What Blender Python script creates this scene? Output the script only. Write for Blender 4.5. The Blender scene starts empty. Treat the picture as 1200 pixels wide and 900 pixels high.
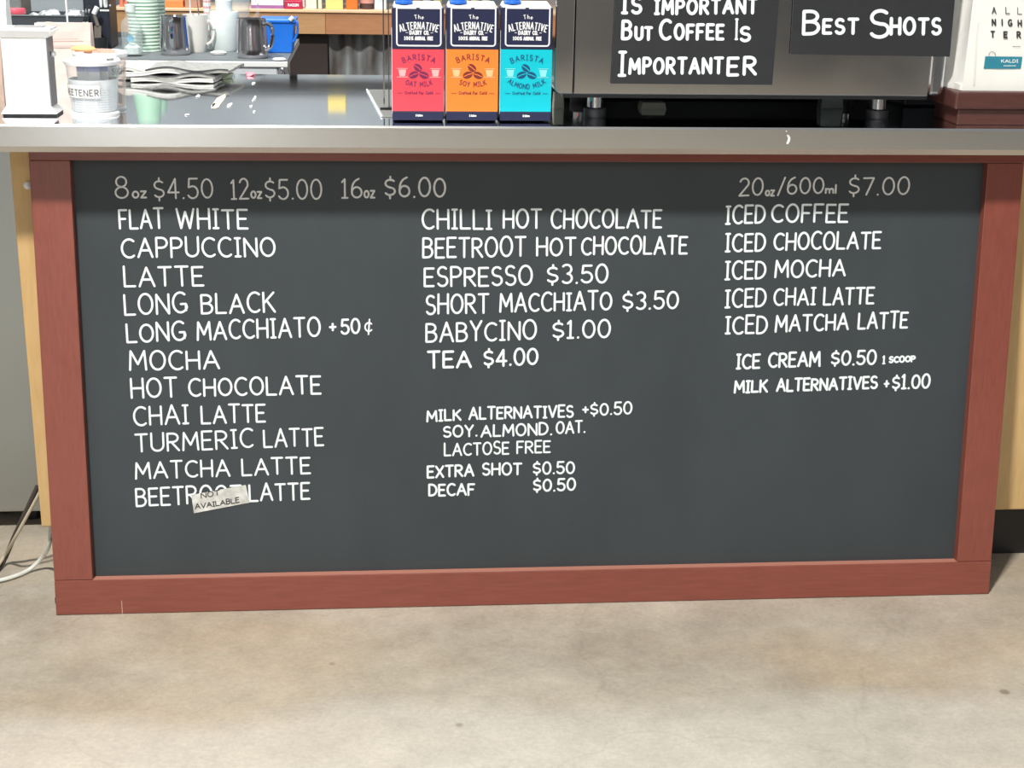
import bpy, bmesh, math, random
from mathutils import Vector, Matrix
random.seed(7)
scene = bpy.context.scene
COL = scene.collection

# ------------------------------------------------------------------ camera
FPX = 1754.6
PITCH, YAW, ROLL = 0.31361, 0.09095, 0.01807
CAM = Vector((-0.29049, -2.61368, 1.29895))
cp, sp, cy, sy = math.cos(PITCH), math.sin(PITCH), math.cos(YAW), math.sin(YAW)
FWD = Vector((sy*cp, cy*cp, -sp)); R0 = Vector((cy, -sy, 0)); U0 = R0.cross(FWD)
RGT = math.cos(ROLL)*R0 + math.sin(ROLL)*U0
UPV = -math.sin(ROLL)*R0 + math.cos(ROLL)*U0
cd = bpy.data.cameras.new('camera'); cam = bpy.data.objects.new('camera', cd); COL.objects.link(cam)
cd.sensor_width = 36.0; cd.sensor_fit = 'HORIZONTAL'; cd.lens = FPX/1200*36
cd.clip_start = 0.05; cd.clip_end = 100
cam.matrix_world = Matrix(((RGT.x, UPV.x, -FWD.x, CAM.x), (RGT.y, UPV.y, -FWD.y, CAM.y),
                           (RGT.z, UPV.z, -FWD.z, CAM.z), (0, 0, 0, 1)))
scene.camera = cam

# ------------------------------------------------------------------ world, lights, exposure
w = bpy.data.worlds.new('world'); scene.world = w; w.use_nodes = True
bg = w.node_tree.nodes['Background']; bg.inputs[0].default_value = (0.86, 0.94, 1.0, 1); bg.inputs[1].default_value = 0.27
def area(name, loc, target, size, sizey, energy, color):
    l = bpy.data.lights.new(name, 'AREA'); l.shape = 'RECTANGLE'; l.size = size; l.size_y = sizey
    l.energy = energy; l.color = color
    o = bpy.data.objects.new(name, l); COL.objects.link(o); o.location = loc
    o.rotation_euler = (Vector(target)-Vector(loc)).to_track_quat('-Z', 'Y').to_euler(); return o
area('key_lamp', (-1.3, -2.55, 4.9), (0, 0.05, 0.6), 0.35, 0.35, 385, (1.0, 0.96, 0.91))
area('floor_fill', (0.5, -6.2, 3.4), (0.5, -5.9, 0), 3.0, 1.2, 90, (1.0, 0.95, 0.88))  # unseen fill, added to light the front floor and the board
area('bar_lamp', (-0.9, 1.2, 3.2), (-0.7, 1.0, 0.9), 1.6, 1.0, 70, (0.93, 0.98, 1.0))
scene.view_settings.view_transform = 'Standard'; scene.view_settings.look = 'None'
scene.view_settings.gamma = 1.0; scene.view_settings.exposure = 0.0
scene.view_settings.use_curve_mapping = False

# ------------------------------------------------------------------ measuring helpers (where a sight line meets a real plane)
def ray(x, y): return FWD + RGT*((x-600)/FPX) - UPV*((y-450)/FPX)
def atY(x, y, Y): v = ray(x, y); return CAM + v*((Y-CAM.y)/v.y)
def atZ(x, y, Z): v = ray(x, y); return CAM + v*((Z-CAM.z)/v.z)
LEAN = 0.09572; YB = -0.00509
BN = Vector((0, math.cos(LEAN), -math.sin(LEAN))); BU = Vector((0, math.sin(LEAN), math.cos(LEAN)))
BO = Vector((0, YB, 0))
def atB(x, y, depth=0.0):
    v = ray(x, y); o = BO + BN*depth
    return CAM + v*((o-CAM).dot(BN)/v.dot(BN))

# ------------------------------------------------------------------ materials
MATS = {}
def new_mat(name):
    m = bpy.data.materials.new(name); m.use_nodes = True
    nt = m.node_tree; return m, nt, nt.nodes['Principled BSDF']
def mat(name, col, rough=0.5, metal=0.0, var=0.06, scale=30.0, bump=0.0, stretch=(1, 1, 1), coat=0.0, trans=0.0, col2=None, emit=0, alpha=1.0, spec=0.5):
    if name in MATS: return MATS[name]
    m, nt, b = new_mat(name); N = nt.nodes; L = nt.links
    tc = N.new('ShaderNodeTexCoord'); mp = N.new('ShaderNodeMapping'); mp.inputs['Scale'].default_value = stretch
    L.new(tc.outputs['Object'], mp.inputs[0])
    no = N.new('ShaderNodeTexNoise'); no.inputs['Scale'].default_value = scale; no.inputs['Detail'].default_value = 5
    L.new(mp.outputs[0], no.inputs['Vector'])
    rp = N.new('ShaderNodeValToRGB'); rp.color_ramp.elements[0].position = 0.3; rp.color_ramp.elements[1].position = 0.7
    c2 = col2 if col2 else tuple(min(1, c*(1+var)) for c in col)
    c1 = tuple(c*(1-var) for c in col)
    rp.color_ramp.elements[0].color = (*c1, 1); rp.color_ramp.elements[1].color = (*c2, 1)
    L.new(no.outputs[0], rp.inputs[0]); L.new(rp.outputs[0], b.inputs['Base Color'])
    b.inputs['Roughness'].default_value = rough; b.inputs['Metallic'].default_value = metal
    b.inputs['Coat Weight'].default_value = coat; b.inputs['Transmission Weight'].default_value = trans
    b.inputs['Alpha'].default_value = alpha; b.inputs['Specular IOR Level'].default_value = spec
    if bump:
        bp = N.new('ShaderNodeBump'); bp.inputs['Strength'].default_value = bump; bp.inputs['Distance'].default_value = 0.002
        L.new(no.outputs[0], bp.inputs['Height']); L.new(bp.outputs[0], b.inputs['Normal'])
    MATS[name] = m; return m

# mahogany frame: long grain along the piece (x for rails, z for stiles)
def wood(name, dark, light, stretch, rough=0.35, coat=0.15):
    m, nt, b = new_mat(name); N = nt.nodes; L = nt.links
    tc = N.new('ShaderNodeTexCoord'); mp = N.new('ShaderNodeMapping'); mp.inputs['Scale'].default_value = stretch
    L.new(tc.outputs['Object'], mp.inputs[0])
    n1 = N.new('ShaderNodeTexNoise'); n1.inputs['Scale'].default_value = 6; n1.inputs['Detail'].default_value = 8; n1.inputs['Roughness'].default_value = .6
    L.new(mp.outputs[0], n1.inputs['Vector'])
    n2 = N.new('ShaderNodeTexNoise'); n2.inputs['Scale'].default_value = 2.2; n2.inputs['Detail'].default_value = 3
    L.new(tc.outputs['Object'], n2.inputs['Vector'])
    mx = N.new('ShaderNodeMath'); mx.operation = 'MULTIPLY_ADD'; mx.inputs[1].default_value = .6
    m2 = N.new('ShaderNodeMath'); m2.operation = 'MULTIPLY'; m2.inputs[1].default_value = .4
    L.new(n2.outputs[0], m2.inputs[0]); L.new(n1.outputs[0], mx.inputs[0]); L.new(m2.outputs[0], mx.inputs[2])
    rp = N.new('ShaderNodeValToRGB'); rp.color_ramp.elements[0].position = .35; rp.color_ramp.elements[1].position = .65
    rp.color_ramp.elements[0].color = (*dark, 1); rp.color_ramp.elements[1].color = (*light, 1)
    L.new(mx.outputs[0], rp.inputs[0]); L.new(rp.outputs[0], b.inputs['Base Color'])
    b.inputs['Roughness'].default_value = rough; b.inputs['Coat Weight'].default_value = coat
    b.inputs['Coat Roughness'].default_value = .3
    bp = N.new('ShaderNodeBump'); bp.inputs['Strength'].default_value = .06; bp.inputs['Distance'].default_value = .002
    L.new(n1.outputs[0], bp.inputs['Height']); L.new(bp.outputs[0], b.inputs['Normal'])
    MATS[name] = m; return m
M_RAIL = wood('mahogany_rail', (0.200, 0.053, 0.036), (0.265, 0.073, 0.050), (3, 30, 30))
M_STILE = wood('mahogany_stile', (0.200, 0.053, 0.036), (0.260, 0.071, 0.048), (30, 30, 3))
M_PLY = wood('ply', (0.56, 0.36, 0.15), (0.66, 0.45, 0.205), (14, 14, 2), .5, .05)
M_SHELF = wood('shelf_timber', (0.36, 0.16, 0.07), (0.44, 0.21, 0.10), (3, 20, 20), .45, .05)
M_SHELF_PALE = wood('shelf_timber_pale', (0.42, 0.23, 0.10), (0.50, 0.29, 0.14), (3, 20, 20), .45, .05)
M_SHELF_TOP = wood('shelf_top_timber', (0.72, 0.48, 0.27), (0.82, 0.58, 0.36), (3, 20, 20), .45, .05)
M_RISER = wood('dark_riser_timber', (0.065, 0.024, 0.02), (0.10, 0.036, 0.028), (4, 30, 30), .35, .2)

def concrete():
    m, nt, b = new_mat('polished_concrete'); N = nt.nodes; L = nt.links
    tc = N.new('ShaderNodeTexCoord')
    def noise(sc, det=6, ro=.6, dist=0, mapping=None):
        n = N.new('ShaderNodeTexNoise'); n.inputs['Scale'].default_value = sc; n.inputs['Detail'].default_value = det
        n.inputs['Roughness'].default_value = ro; n.inputs['Distortion'].default_value = dist
        if mapping:
            mp = N.new('ShaderNodeMapping'); mp.inputs['Scale'].default_value = mapping[0]; mp.inputs['Location'].default_value = mapping[1]
            L.new(tc.outputs['Object'], mp.inputs[0]); L.new(mp.outputs[0], n.inputs['Vector'])
        else: L.new(tc.outputs['Object'], n.inputs['Vector'])
        return n
    def ramp(src, a, b_, c0, c1):
        r = N.new('ShaderNodeValToRGB'); r.color_ramp.elements[0].position = a; r.color_ramp.elements[1].position = b_
        r.color_ramp.elements[0].color = (*c0, 1); r.color_ramp.elements[1].color = (*c1, 1); L.new(src, r.inputs[0]); return r
    def mixc(f, a, b_, mode='MIX'):
        x = N.new('ShaderNodeMix'); x.data_type = 'RGBA'; x.blend_type = mode
        if isinstance(f, float): x.inputs[0].default_value = f
        else: L.new(f, x.inputs[0])
        L.new(a, x.inputs[6]); L.new(b_, x.inputs[7]); return x.outputs[2]
    base = ramp(noise(2.2, 12, .74, .15, ((1, 1.2, 1), (3, 1, 0))).outputs[0], .36, .66, (0.35, 0.31, 0.245), (0.53, 0.485, 0.40))
    warm = ramp(noise(1.3, 4, .55, .2, ((.8, 1.8, 1), (9.4, 4.2, 0))).outputs[0], .47, .62, (0, 0, 0), (1, 1, 1))
    wc = N.new('ShaderNodeRGB'); wc.outputs[0].default_value = (0.50, 0.375, 0.25, 1)
    wm = N.new('ShaderNodeMath'); wm.operation = 'MULTIPLY'; wm.inputs[1].default_value = .42; L.new(warm.outputs[0], wm.inputs[0])
    c = mixc(wm.outputs[0], base.outputs[0], wc.outputs[0])
    # paler band of floor along the customer side, with a wandering edge
    sx = N.new('ShaderNodeSeparateXYZ'); L.new(tc.outputs['Object'], sx.inputs[0])
    wob = noise(1.6, 3, .5, 0, ((1, .3, 1), (2, 7, 0)))
    ad = N.new('ShaderNodeMath'); ad.operation = 'MULTIPLY_ADD'; ad.inputs[1].default_value = .35; L.new(wob.outputs[0], ad.inputs[0]); L.new(sx.outputs[1], ad.inputs[2])
    mr = N.new('ShaderNodeMapRange'); mr.inputs[1].default_value = -0.17; mr.inputs[2].default_value = -0.25; mr.inputs[3].default_value = 0; mr.inputs[4].default_value = .5
    L.new(ad.outputs[0], mr.inputs[0])
    pc = N.new('ShaderNodeRGB'); pc.outputs[0].default_value = (0.57, 0.55, 0.495, 1)
    c = mixc(mr.outputs[0], c, pc.outputs[0])
    # small dark pits, pale specks and fine mottling
    fine = ramp(noise(110, 8, .8).outputs[0], .35, .65, (0.86, 0.86, 0.86), (1.08, 1.08, 1.08))
    c = mixc(1.0, c, fine.outputs[0], 'MULTIPLY')
    mid = ramp(noise(11, 12, .8, .1).outputs[0], .34, .64, (0.80, 0.79, 0.79), (1.06, 1.06, 1.05))
    c = mixc(.8, c, mid.outputs[0], 'MULTIPLY')
    vo = N.new('ShaderNodeTexVoronoi'); vo.inputs['Scale'].default_value = 5.5; L.new(tc.outputs['Object'], vo.inputs['Vector'])
    pit = ramp(vo.outputs['Distance'], .035, .06, (0.50, 0.44, 0.38), (1, 1, 1)); c = mixc(.75, c, pit.outputs[0], 'MULTIPLY')
    # hairline cracks
    cr = N.new('ShaderNodeTexVoronoi'); cr.feature = 'DISTANCE_TO_EDGE'; cr.inputs['Scale'].default_value = .95
    nn = noise(3, 3); vm = N.new('ShaderNodeVectorMath'); vm.operation = 'MULTIPLY_ADD'; vm.inputs[1].default_value = (.25, .25, 0)
    L.new(nn.outputs[1], vm.inputs[0]); L.new(tc.outputs['Object'], vm.inputs[2]); L.new(vm.outputs[0], cr.inputs['Vector'])
    ck = ramp(cr.outputs[0], .0012, .003, (0.72, 0.68, 0.62), (1, 1, 1)); c = mixc(.25, c, ck.outputs[0], 'MULTIPLY')
    L.new(c, b.inputs['Base Color']); b.inputs['Roughness'].default_value = .42; b.inputs['Specular IOR Level'].default_value = .4
    bp = N.new('ShaderNodeBump'); bp.inputs['Strength'].default_value = .08; bp.inputs['Distance'].default_value = .003
    L.new(noise(60, 4).outputs[0], bp.inputs['Height']); L.new(bp.outputs[0], b.inputs['Normal'])
    return m
M_FLOOR = concrete()

def brushed(name, col, rough, stretch, amt=.08, aniso=0.0):
    m, nt, b = new_mat(name); N = nt.nodes; L = nt.links
    tc = N.new('ShaderNodeTexCoord'); mp = N.new('ShaderNodeMapping'); mp.inputs['Scale'].default_value = stretch
    L.new(tc.outputs['Object'], mp.inputs[0])
    n = N.new('ShaderNodeTexNoise'); n.inputs['Scale'].default_value = 12; n.inputs['Detail'].default_value = 6; L.new(mp.outputs[0], n.inputs['Vector'])
    mr = N.new('ShaderNodeMapRange'); mr.inputs[3].default_value = rough-amt; mr.inputs[4].default_value = rough+amt
    L.new(n.outputs[0], mr.inputs[0]); L.new(mr.outputs[0], b.inputs['Roughness'])
    b.inputs['Base Color'].default_value = (*col, 1); b.inputs['Metallic'].default_value = 1
    bp = N.new('ShaderNodeBump'); bp.inputs['Strength'].default_value = .008; bp.inputs['Distance'].default_value = .001
    L.new(n.outputs[0], bp.inputs['Height']); L.new(bp.outputs[0], b.inputs['Normal'])
    MATS[name] = m; return m
M_TOP = brushed('counter_steel', (0.82, 0.84, 0.86), .055, (1, 6, 6), .03)
M_LIP = brushed('lip_steel', (0.72, 0.71, 0.69), .24, (.6, 20, 60), .05)
M_MACH = brushed('machine_steel', (0.86, 0.83, 0.80), .11, (1, 1, 1), .05)
M_CHROME = mat('chrome', (0.8, 0.8, 0.82), .08, 1.0, .02)
M_JUG = brushed('jug_steel', (0.72, 0.70, 0.72), .18, (1, 1, 8), .06)
M_FRIDGE = brushed('fridge_steel', (0.42, 0.44, 0.43), .38, (20, 20, .6), .05)
M_BLACK = mat('black_plastic', (0.012, 0.013, 0.016), .45)
M_NAVY = mat('navy_black_plastic', (0.016, 0.02, 0.032), .4)
M_CRATE = mat('dark_crate_plastic', (0.045, 0.055, 0.065), .5)
M_RUBBER = mat('grey_rubber', (0.14, 0.155, 0.16), .6)
M_WHITE = mat('white_plastic', (0.80, 0.82, 0.82), .35, var=.03)
M_ENAMEL = mat('white_bench', (0.62, 0.66, 0.70), .3, var=.03)
M_CERAMIC = mat('white_ceramic', (0.80, 0.79, 0.74), .2, coat=.4, var=.03)
M_FROST = mat('frosted_white_plastic', (0.70, 0.78, 0.77), .45, var=.04)
M_PAPER = mat('white_paper', (0.82, 0.83, 0.80), .75, var=.05, scale=20, bump=.3)
M_CHALK = mat('chalk_marker_white', (0.84, 0.91, 0.94), .7, var=.06, scale=200)
M_CHALKDIM = mat('thin_chalk_white', (0.74, 0.75, 0.75), .8, var=.15, scale=260)
M_INK = mat('black_ink', (0.03, 0.03, 0.035), .6)
M_PINKPAPER = mat('pink_kraft_paper', (0.70, 0.56, 0.51), .8, var=.06, scale=14, bump=.5)
M_BROWN = mat('brown_paper', (0.42, 0.31, 0.25), .8, var=.08, scale=14, bump=.4)

def clear(name, tint, mixf):
    m, nt, b = new_mat(name); N = nt.nodes; L = nt.links
    out = N['Material Output']; tr = N.new('ShaderNodeBsdfTransparent'); tr.inputs[0].default_value = (*tint, 1)
    b.inputs['Base Color'].default_value = (0.85, 0.9, 0.9, 1); b.inputs['Roughness'].default_value = .12
    fr = N.new('ShaderNodeLayerWeight'); fr.inputs[0].default_value = .5
    pw = N.new('ShaderNodeMath'); pw.operation = 'POWER'; pw.inputs[1].default_value = 4; L.new(fr.outputs['Facing'], pw.inputs[0])
    ad = N.new('ShaderNodeMath'); ad.operation = 'MULTIPLY_ADD'; ad.inputs[1].default_value = .5; ad.inputs[2].default_value = mixf; L.new(pw.outputs[0], ad.inputs[0])
    mx = N.new('ShaderNodeMixShader'); L.new(ad.outputs[0], mx.inputs[0]); L.new(tr.outputs[0], mx.inputs[1]); L.new(b.outputs[0], mx.inputs[2])
    L.new(mx.outputs[0], out.inputs[0]); MATS[name] = m; return m
M_CLEAR = clear('clear_plastic', (0.98, 0.99, 0.99), .10)
M_CLEARPINK = clear('clear_plastic_warm', (0.98, 0.93, 0.9), .14)

def blackboard():
    m, nt, b = new_mat('blackboard_paint'); N = nt.nodes; L = nt.links
    tc = N.new('ShaderNodeTexCoord')
    n = N.new('ShaderNodeTexNoise'); n.inputs['Scale'].default_value = 5; n.inputs['Detail'].default_value = 8; n.inputs['Roughness'].default_value = .65
    mp = N.new('ShaderNodeMapping'); mp.inputs['Scale'].default_value = (1, 1, .5); L.new(tc.outputs['Object'], mp.inputs[0]); L.new(mp.outputs[0], n.inputs['Vector'])
    rp = N.new('ShaderNodeValToRGB'); rp.color_ramp.elements[0].position = .3; rp.color_ramp.elements[1].position = .75
    rp.color_ramp.elements[0].color = (0.034, 0.043, 0.049, 1); rp.color_ramp.elements[1].color = (0.045, 0.056, 0.063, 1)
    L.new(n.outputs[0], rp.inputs[0]); L.new(rp.outputs[0], b.inputs['Base Color'])
    b.inputs['Roughness'].default_value = .55; b.inputs['Specular IOR Level'].default_value = .45
    n2 = N.new('ShaderNodeTexNoise'); n2.inputs['Scale'].default_value = 400; L.new(tc.outputs['Object'], n2.inputs['Vector'])
    bp = N.new('ShaderNodeBump'); bp.inputs['Strength'].default_value = .05; bp.inputs['Distance'].default_value = .001
    L.new(n2.outputs[0], bp.inputs['Height']); L.new(bp.outputs[0], b.inputs['Normal']); return m
M_BOARD = blackboard()

# ------------------------------------------------------------------ mesh helpers
class MB:
    def __init__(s): s.v = []; s.f = []
    def add(s, vs, fs):
        o = len(s.v); s.v += [tuple(v) for v in vs]; s.f += [tuple(i+o for i in f) for f in fs]; return s
    def box(s, x0, x1, y0, y1, z0, z1):
        return s.hexa([(x0, y0, z0), (x1, y0, z0), (x1, y1, z0), (x0, y1, z0), (x0, y0, z1), (x1, y0, z1), (x1, y1, z1), (x0, y1, z1)])
    def hexa(s, p):
        return s.add(p, [(3, 2, 1, 0), (4, 5, 6, 7), (0, 1, 5, 4), (1, 2, 6, 5), (2, 3, 7, 6), (3, 0, 4, 7)])
    def lathe(s, prof, n=32, c=(0, 0, 0), sx=1, sy=1):
        vs = []; fs = []; m = len(prof)
        for i in range(n):
            a = 2*math.pi*i/n
            for r, z in prof: vs.append((c[0]+r*math.cos(a)*sx, c[1]+r*math.sin(a)*sy, c[2]+z))
        for i in range(n):
            j = (i+1) % n
            for k in range(m-1): fs.append((i*m+k, j*m+k, j*m+k+1, i*m+k+1))
        if prof[0][0] > 1e-6: fs.append(tuple(i*m for i in range(n))[::-1])
        if prof[-1][0] > 1e-6: fs.append(tuple(i*m+m-1 for i in range(n)))
        return s.add(vs, fs)
    def tube(s, path, r, n=8, flat=1.0, up=Vector((0, 0, 1))):
        path = [Vector(p) for p in path]; vs = []; fs = []
        for i, p in enumerate(path):
            t = (path[min(i+1, len(path)-1)]-path[max(i-1, 0)]).normalized()
            a = t.cross(up)
            if a.length < 1e-3: a = t.cross(Vector((0, 1, 0)))
            a.normalize(); b = a.cross(t)
            rr = r[i] if isinstance(r, (list, tuple)) else r
            for k in range(n):
                q = 2*math.pi*k/n; vs.append(p + a*math.cos(q)*rr*flat + b*math.sin(q)*rr)
        for i in range(len(path)-1):
            for k in range(n): fs.append((i*n+k, i*n+(k+1) % n, (i+1)*n+(k+1) % n, (i+1)*n+k))
        fs.append(tuple(range(n))[::-1]); fs.append(tuple((len(path)-1)*n+k for k in range(n)))
        return s.add(vs, fs)
    def sheet(s, grid, th=(0, 0, 0)):            # grid[i][j] of points, given thickness vector
        ni, nj = len(grid), len(grid[0]); th = Vector(th)
        a = [Vector(p) for row in grid for p in row]; b = [p+th for p in a]; N = ni*nj; fs = []
        for i in range(ni-1):
            for j in range(nj-1):
                q = (i*nj+j, i*nj+j+1, (i+1)*nj+j+1, (i+1)*nj+j); fs.append(q); fs.append(tuple(k+N for k in q[::-1]))
        def edge(p, q): fs.append((p, p+N, q+N, q))
        for j in range(nj-1): edge(j+1, j); edge((ni-1)*nj+j, (ni-1)*nj+j+1)
        for i in range(ni-1): edge(i*nj, (i+1)*nj); edge((i+1)*nj+nj-1, i*nj+nj-1)
        return s.add(a+b, fs)
    def build(s, name, m, parent=None, loc=(0, 0, 0), smooth=False, bevel=0, seg=2):
        me = bpy.data.meshes.new(name); me.from_pydata(s.v, [], s.f); me.update()
        bm = bmesh.new(); bm.from_mesh(me); bmesh.ops.recalc_face_normals(bm, faces=bm.faces)
        if bevel:
            ed = [e for e in bm.edges if len(e.link_faces) == 2 and e.calc_face_angle(0) > .5]
            bmesh.ops.bevel(bm, geom=ed, offset=bevel, segments=seg, affect='EDGES', profile=.5)
        bm.to_mesh(me); bm.free()
        o = bpy.data.objects.new(name, me); COL.objects.link(o); o.location = loc
        if m: me.materials.append(m)
        if parent: o.parent = parent
        if smooth:
            for p in me.polygons: p.use_smooth = True
            try: me.set_sharp_from_angle(angle=math.radians(40))
            except Exception: pass
        return o
def tag(o, label, cat, group=None):
    o['label'] = label; o['category'] = cat
    if group: o['group'] = group
    return o
def thing(name, loc, label, cat, group=None, rz=0):
    o = bpy.data.objects.new(name, None); COL.objects.link(o); o.location = loc; o.rotation_euler = (0, 0, rz)
    o.empty_display_size = .05
    return tag(o, label, cat, group)
def structure(o): o['kind'] = 'structure'; return o
def copy_tree(o, parent=None):
    c = o.copy(); COL.objects.link(c)
    if parent: c.parent = parent
    for ch in list(KIDS.get(o.name, [])): 
        k = ch.copy(); COL.objects.link(k); k.parent = c
    return c
KIDS = {}

# ------------------------------------------------------------------ single-stroke lettering
def arc(cx, cy_, rx, ry, a0, a1, n=9):
    return [(cx+rx*math.cos(math.radians(a0+(a1-a0)*i/n)), cy_+ry*math.sin(math.radians(a0+(a1-a0)*i/n))) for i in range(n+1)]
G = {
 'A': (.72, [[(0, 0), (.36, 1), (.72, 0)], [(.12, .36), (.6, .36)]]),
 'B': (.56, [[(0, 0), (0, 1)], [(0, 1), (.2, 1)]+arc(.24, .77, .27, .23, 90, -90)+[(0, .54)], [(.2, .54)]+arc(.27, .27, .29, .27, 90, -90)+[(0, 0)]]),
 'C': (.62, [arc(.38, .5, .38, .5, 52, 308, 14)]),
 'D': (.62, [[(0, 0), (0, 1)], [(0, 1), (.14, 1)]+arc(.18, .5, .44, .5, 90, -90, 12)+[(0, 0)]]),
 'E': (.5, [[(.5, 1), (0, 1), (0, 0), (.5, 0)], [(0, .52), (.42, .52)]]),
 'F': (.5, [[(.5, 1), (0, 1), (0, 0)], [(0, .52), (.4, .52)]]),
 'G': (.66, [arc(.38, .5, .38, .5, 52, 330, 14)+[(.66, .42), (.4, .42)], [(.66, .42), (.66, .1)]]),
 'H': (.6, [[(0, 0), (0, 1)], [(.6, 0), (.6, 1)], [(0, .5), (.6, .5)]]),
 'I': (.26, [[(.13, 0), (.13, 1)], [(0, 1), (.26, 1)], [(0, 0), (.26, 0)]]),
 'J': (.5, [[(.5, 1), (.5, .25)]+arc(.25, .25, .25, .25, 0, -180, 8)]),
 'K': (.58, [[(0, 0), (0, 1)], [(.54, 1), (.02, .46)], [(.16, .6), (.58, 0)]]),
 'L': (.5, [[(0, 1), (0, 0), (.5, 0)]]),
 'M': (.78, [[(0, 0), (.06, 1), (.39, .3), (.72, 1), (.78, 0)]]),
 'N': (.62, [[(0, 0), (0, 1), (.62, 0), (.62, 1)]]),
 'O': (.7, [arc(.35, .5, .35, .5, 90, 450, 20)]),
 'P': (.54, [[(0, 0), (0, 1)], [(0, 1), (.2, 1)]+arc(.26, .74, .28, .26, 90, -90)+[(0, .48)]]),
 'R': (.58, [[(0, 0), (0, 1)], [(0, 1), (.2, 1)]+arc(.26, .75, .28, .25, 90, -90)+[(0, .5)], [(.2, .5), (.58, 0)]]),
 'S': (.54, [arc(.28, .75, .25, .25, 40, 230, 9)+[(.28, .5)]+arc(.27, .26, .27, .26, 60, -150, 10)]),
 'T': (.6, [[(0, 1), (.6, 1)], [(.3, 1), (.3, 0)]]),
 'U': (.62, [[(0, 1), (0, .3)]+arc(.31, .31, .31, .31, 180, 360, 10)+[(.62, 1)]]),
 'V': (.66, [[(0, 1), (.33, 0), (.66, 1)]]),
 'W': (.9, [[(0, 1), (.22, 0), (.45, .85), (.68, 0), (.9, 1)]]),
 'X': (.6, [[(0, 1), (.6, 0)], [(.6, 1), (0, 0)]]),
 'Y': (.6, [[(0, 1), (.3, .5), (.6, 1)], [(.3, .5), (.3, 0)]]),
 'Z': (.55, [[(0, 1), (.55, 1), (0, 0), (.55, 0)]]),
 '0': (.6, [arc(.3, .5, .3, .5, 90, 450, 18)]),
 '1': (.3, [[(0, .84), (.15, 1), (.15, 0)], [(0, 0), (.3, 0)]]),
 '2': (.55, [arc(.27, .72, .26, .28, 160, -20, 8)+[(0, 0), (.55, 0)]]),
 '3': (.52, [arc(.24, .75, .25, .25, 140, -80, 9)+arc(.25, .26, .27, .26, 80, -140, 10)]),
 '4': (.6, [[(.42, 0), (.42, 1), (0, .3), (.6, .3)]]),
 '5': (.55, [[(.52, 1), (.08, 1), (.04, .56)]+arc(.26, .31, .29, .31, 120, -150, 11)]),
 '6': (.55, [[(.42, 1)]+arc(.42, .42, .4, .55, 110, 180, 5)+arc(.28, .28, .27, .28, 180, 540, 14)]),
 '7': (.55, [[(0, 1), (.55, 1), (.18, 0)]]),
 '8': (.56, [arc(.28, .76, .23, .24, -90, 270, 14), arc(.28, .26, .28, .26, 90, 450, 14)]),
 '$': (.56, [arc(.29, .72, .26, .2, 40, 230, 9)+[(.28, .5)]+arc(.27, .3, .27, .2, 60, -150, 10), [(.3, 1.08), (.3, .9)], [(.27, .1), (.27, -.08)]]),
 '\u00a2': (.6, [arc(.33, .47, .33, .30, 45, 315, 12), [(.40, 1.0), (.28, -.04)]]),
 '.': (.08, [[(.03, 0), (.05, .02)]]),
 '+': (.5, [[(0, .5), (.5, .5)], [(.25, .25), (.25, .75)]]),
 '-': (.5, [[(0, .5), (.5, .5)]]),
 '/': (.4, [[(0, 0), (.4, 1)]]),
 '%': (.7, [[(.05, 0), (.65, 1)], arc(.15, .8, .13, .2, 0, 360, 8), arc(.55, .2, .13, .2, 0, 360, 8)]),
 'a': (.5, [arc(.24, .3, .24, .3, 0, 360, 12), [(.5, .6), (.5, 0)]]),
 'c': (.42, [arc(.26, .3, .26, .3, 50, 310, 9)]),
 'd': (.5, [arc(.24, .3, .24, .3, 0, 360, 12), [(.5, 1), (.5, 0)]]),
 'e': (.5, [[(.02, .32), (.48, .32)]+arc(.25, .3, .24, .3, 0, 310, 10)]),
 'f': (.34, [[(.34, .98), (.2, .95), (.14, .8), (.14, 0)], [(0, .6), (.3, .6)]]),
 'h': (.46, [[(0, 0), (0, 1)], [(0, .4), (.2, .6), (.44, .5), (.46, 0)]]),
 'i': (.06, [[(.03, 0), (.03, .6)], [(.03, .82), (.03, .85)]]),
 'l': (.06, [[(.03, 0), (.03, 1)]]),
 'm': (.8, [[(0, 0), (0, .6)], [(0, .4), (.2, .6), (.38, .5), (.4, 0)], [(.4, .4), (.6, .6), (.78, .5), (.8, 0)]]),
 'o': (.5, [arc(.25, .3, .25, .3, 90, 450, 12)]),
 'r': (.32, [[(0, 0), (0, .6)], [(0, .35), (.14, .58), (.32, .58)]]),
 't': (.34, [[(.15, .9), (.15, .1), (.32, 0)], [(0, .6), (.32, .6)]]),
 'z': (.42, [[(0, .6), (.42, .6), (0, 0), (.42, 0)]]),
}
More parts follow.
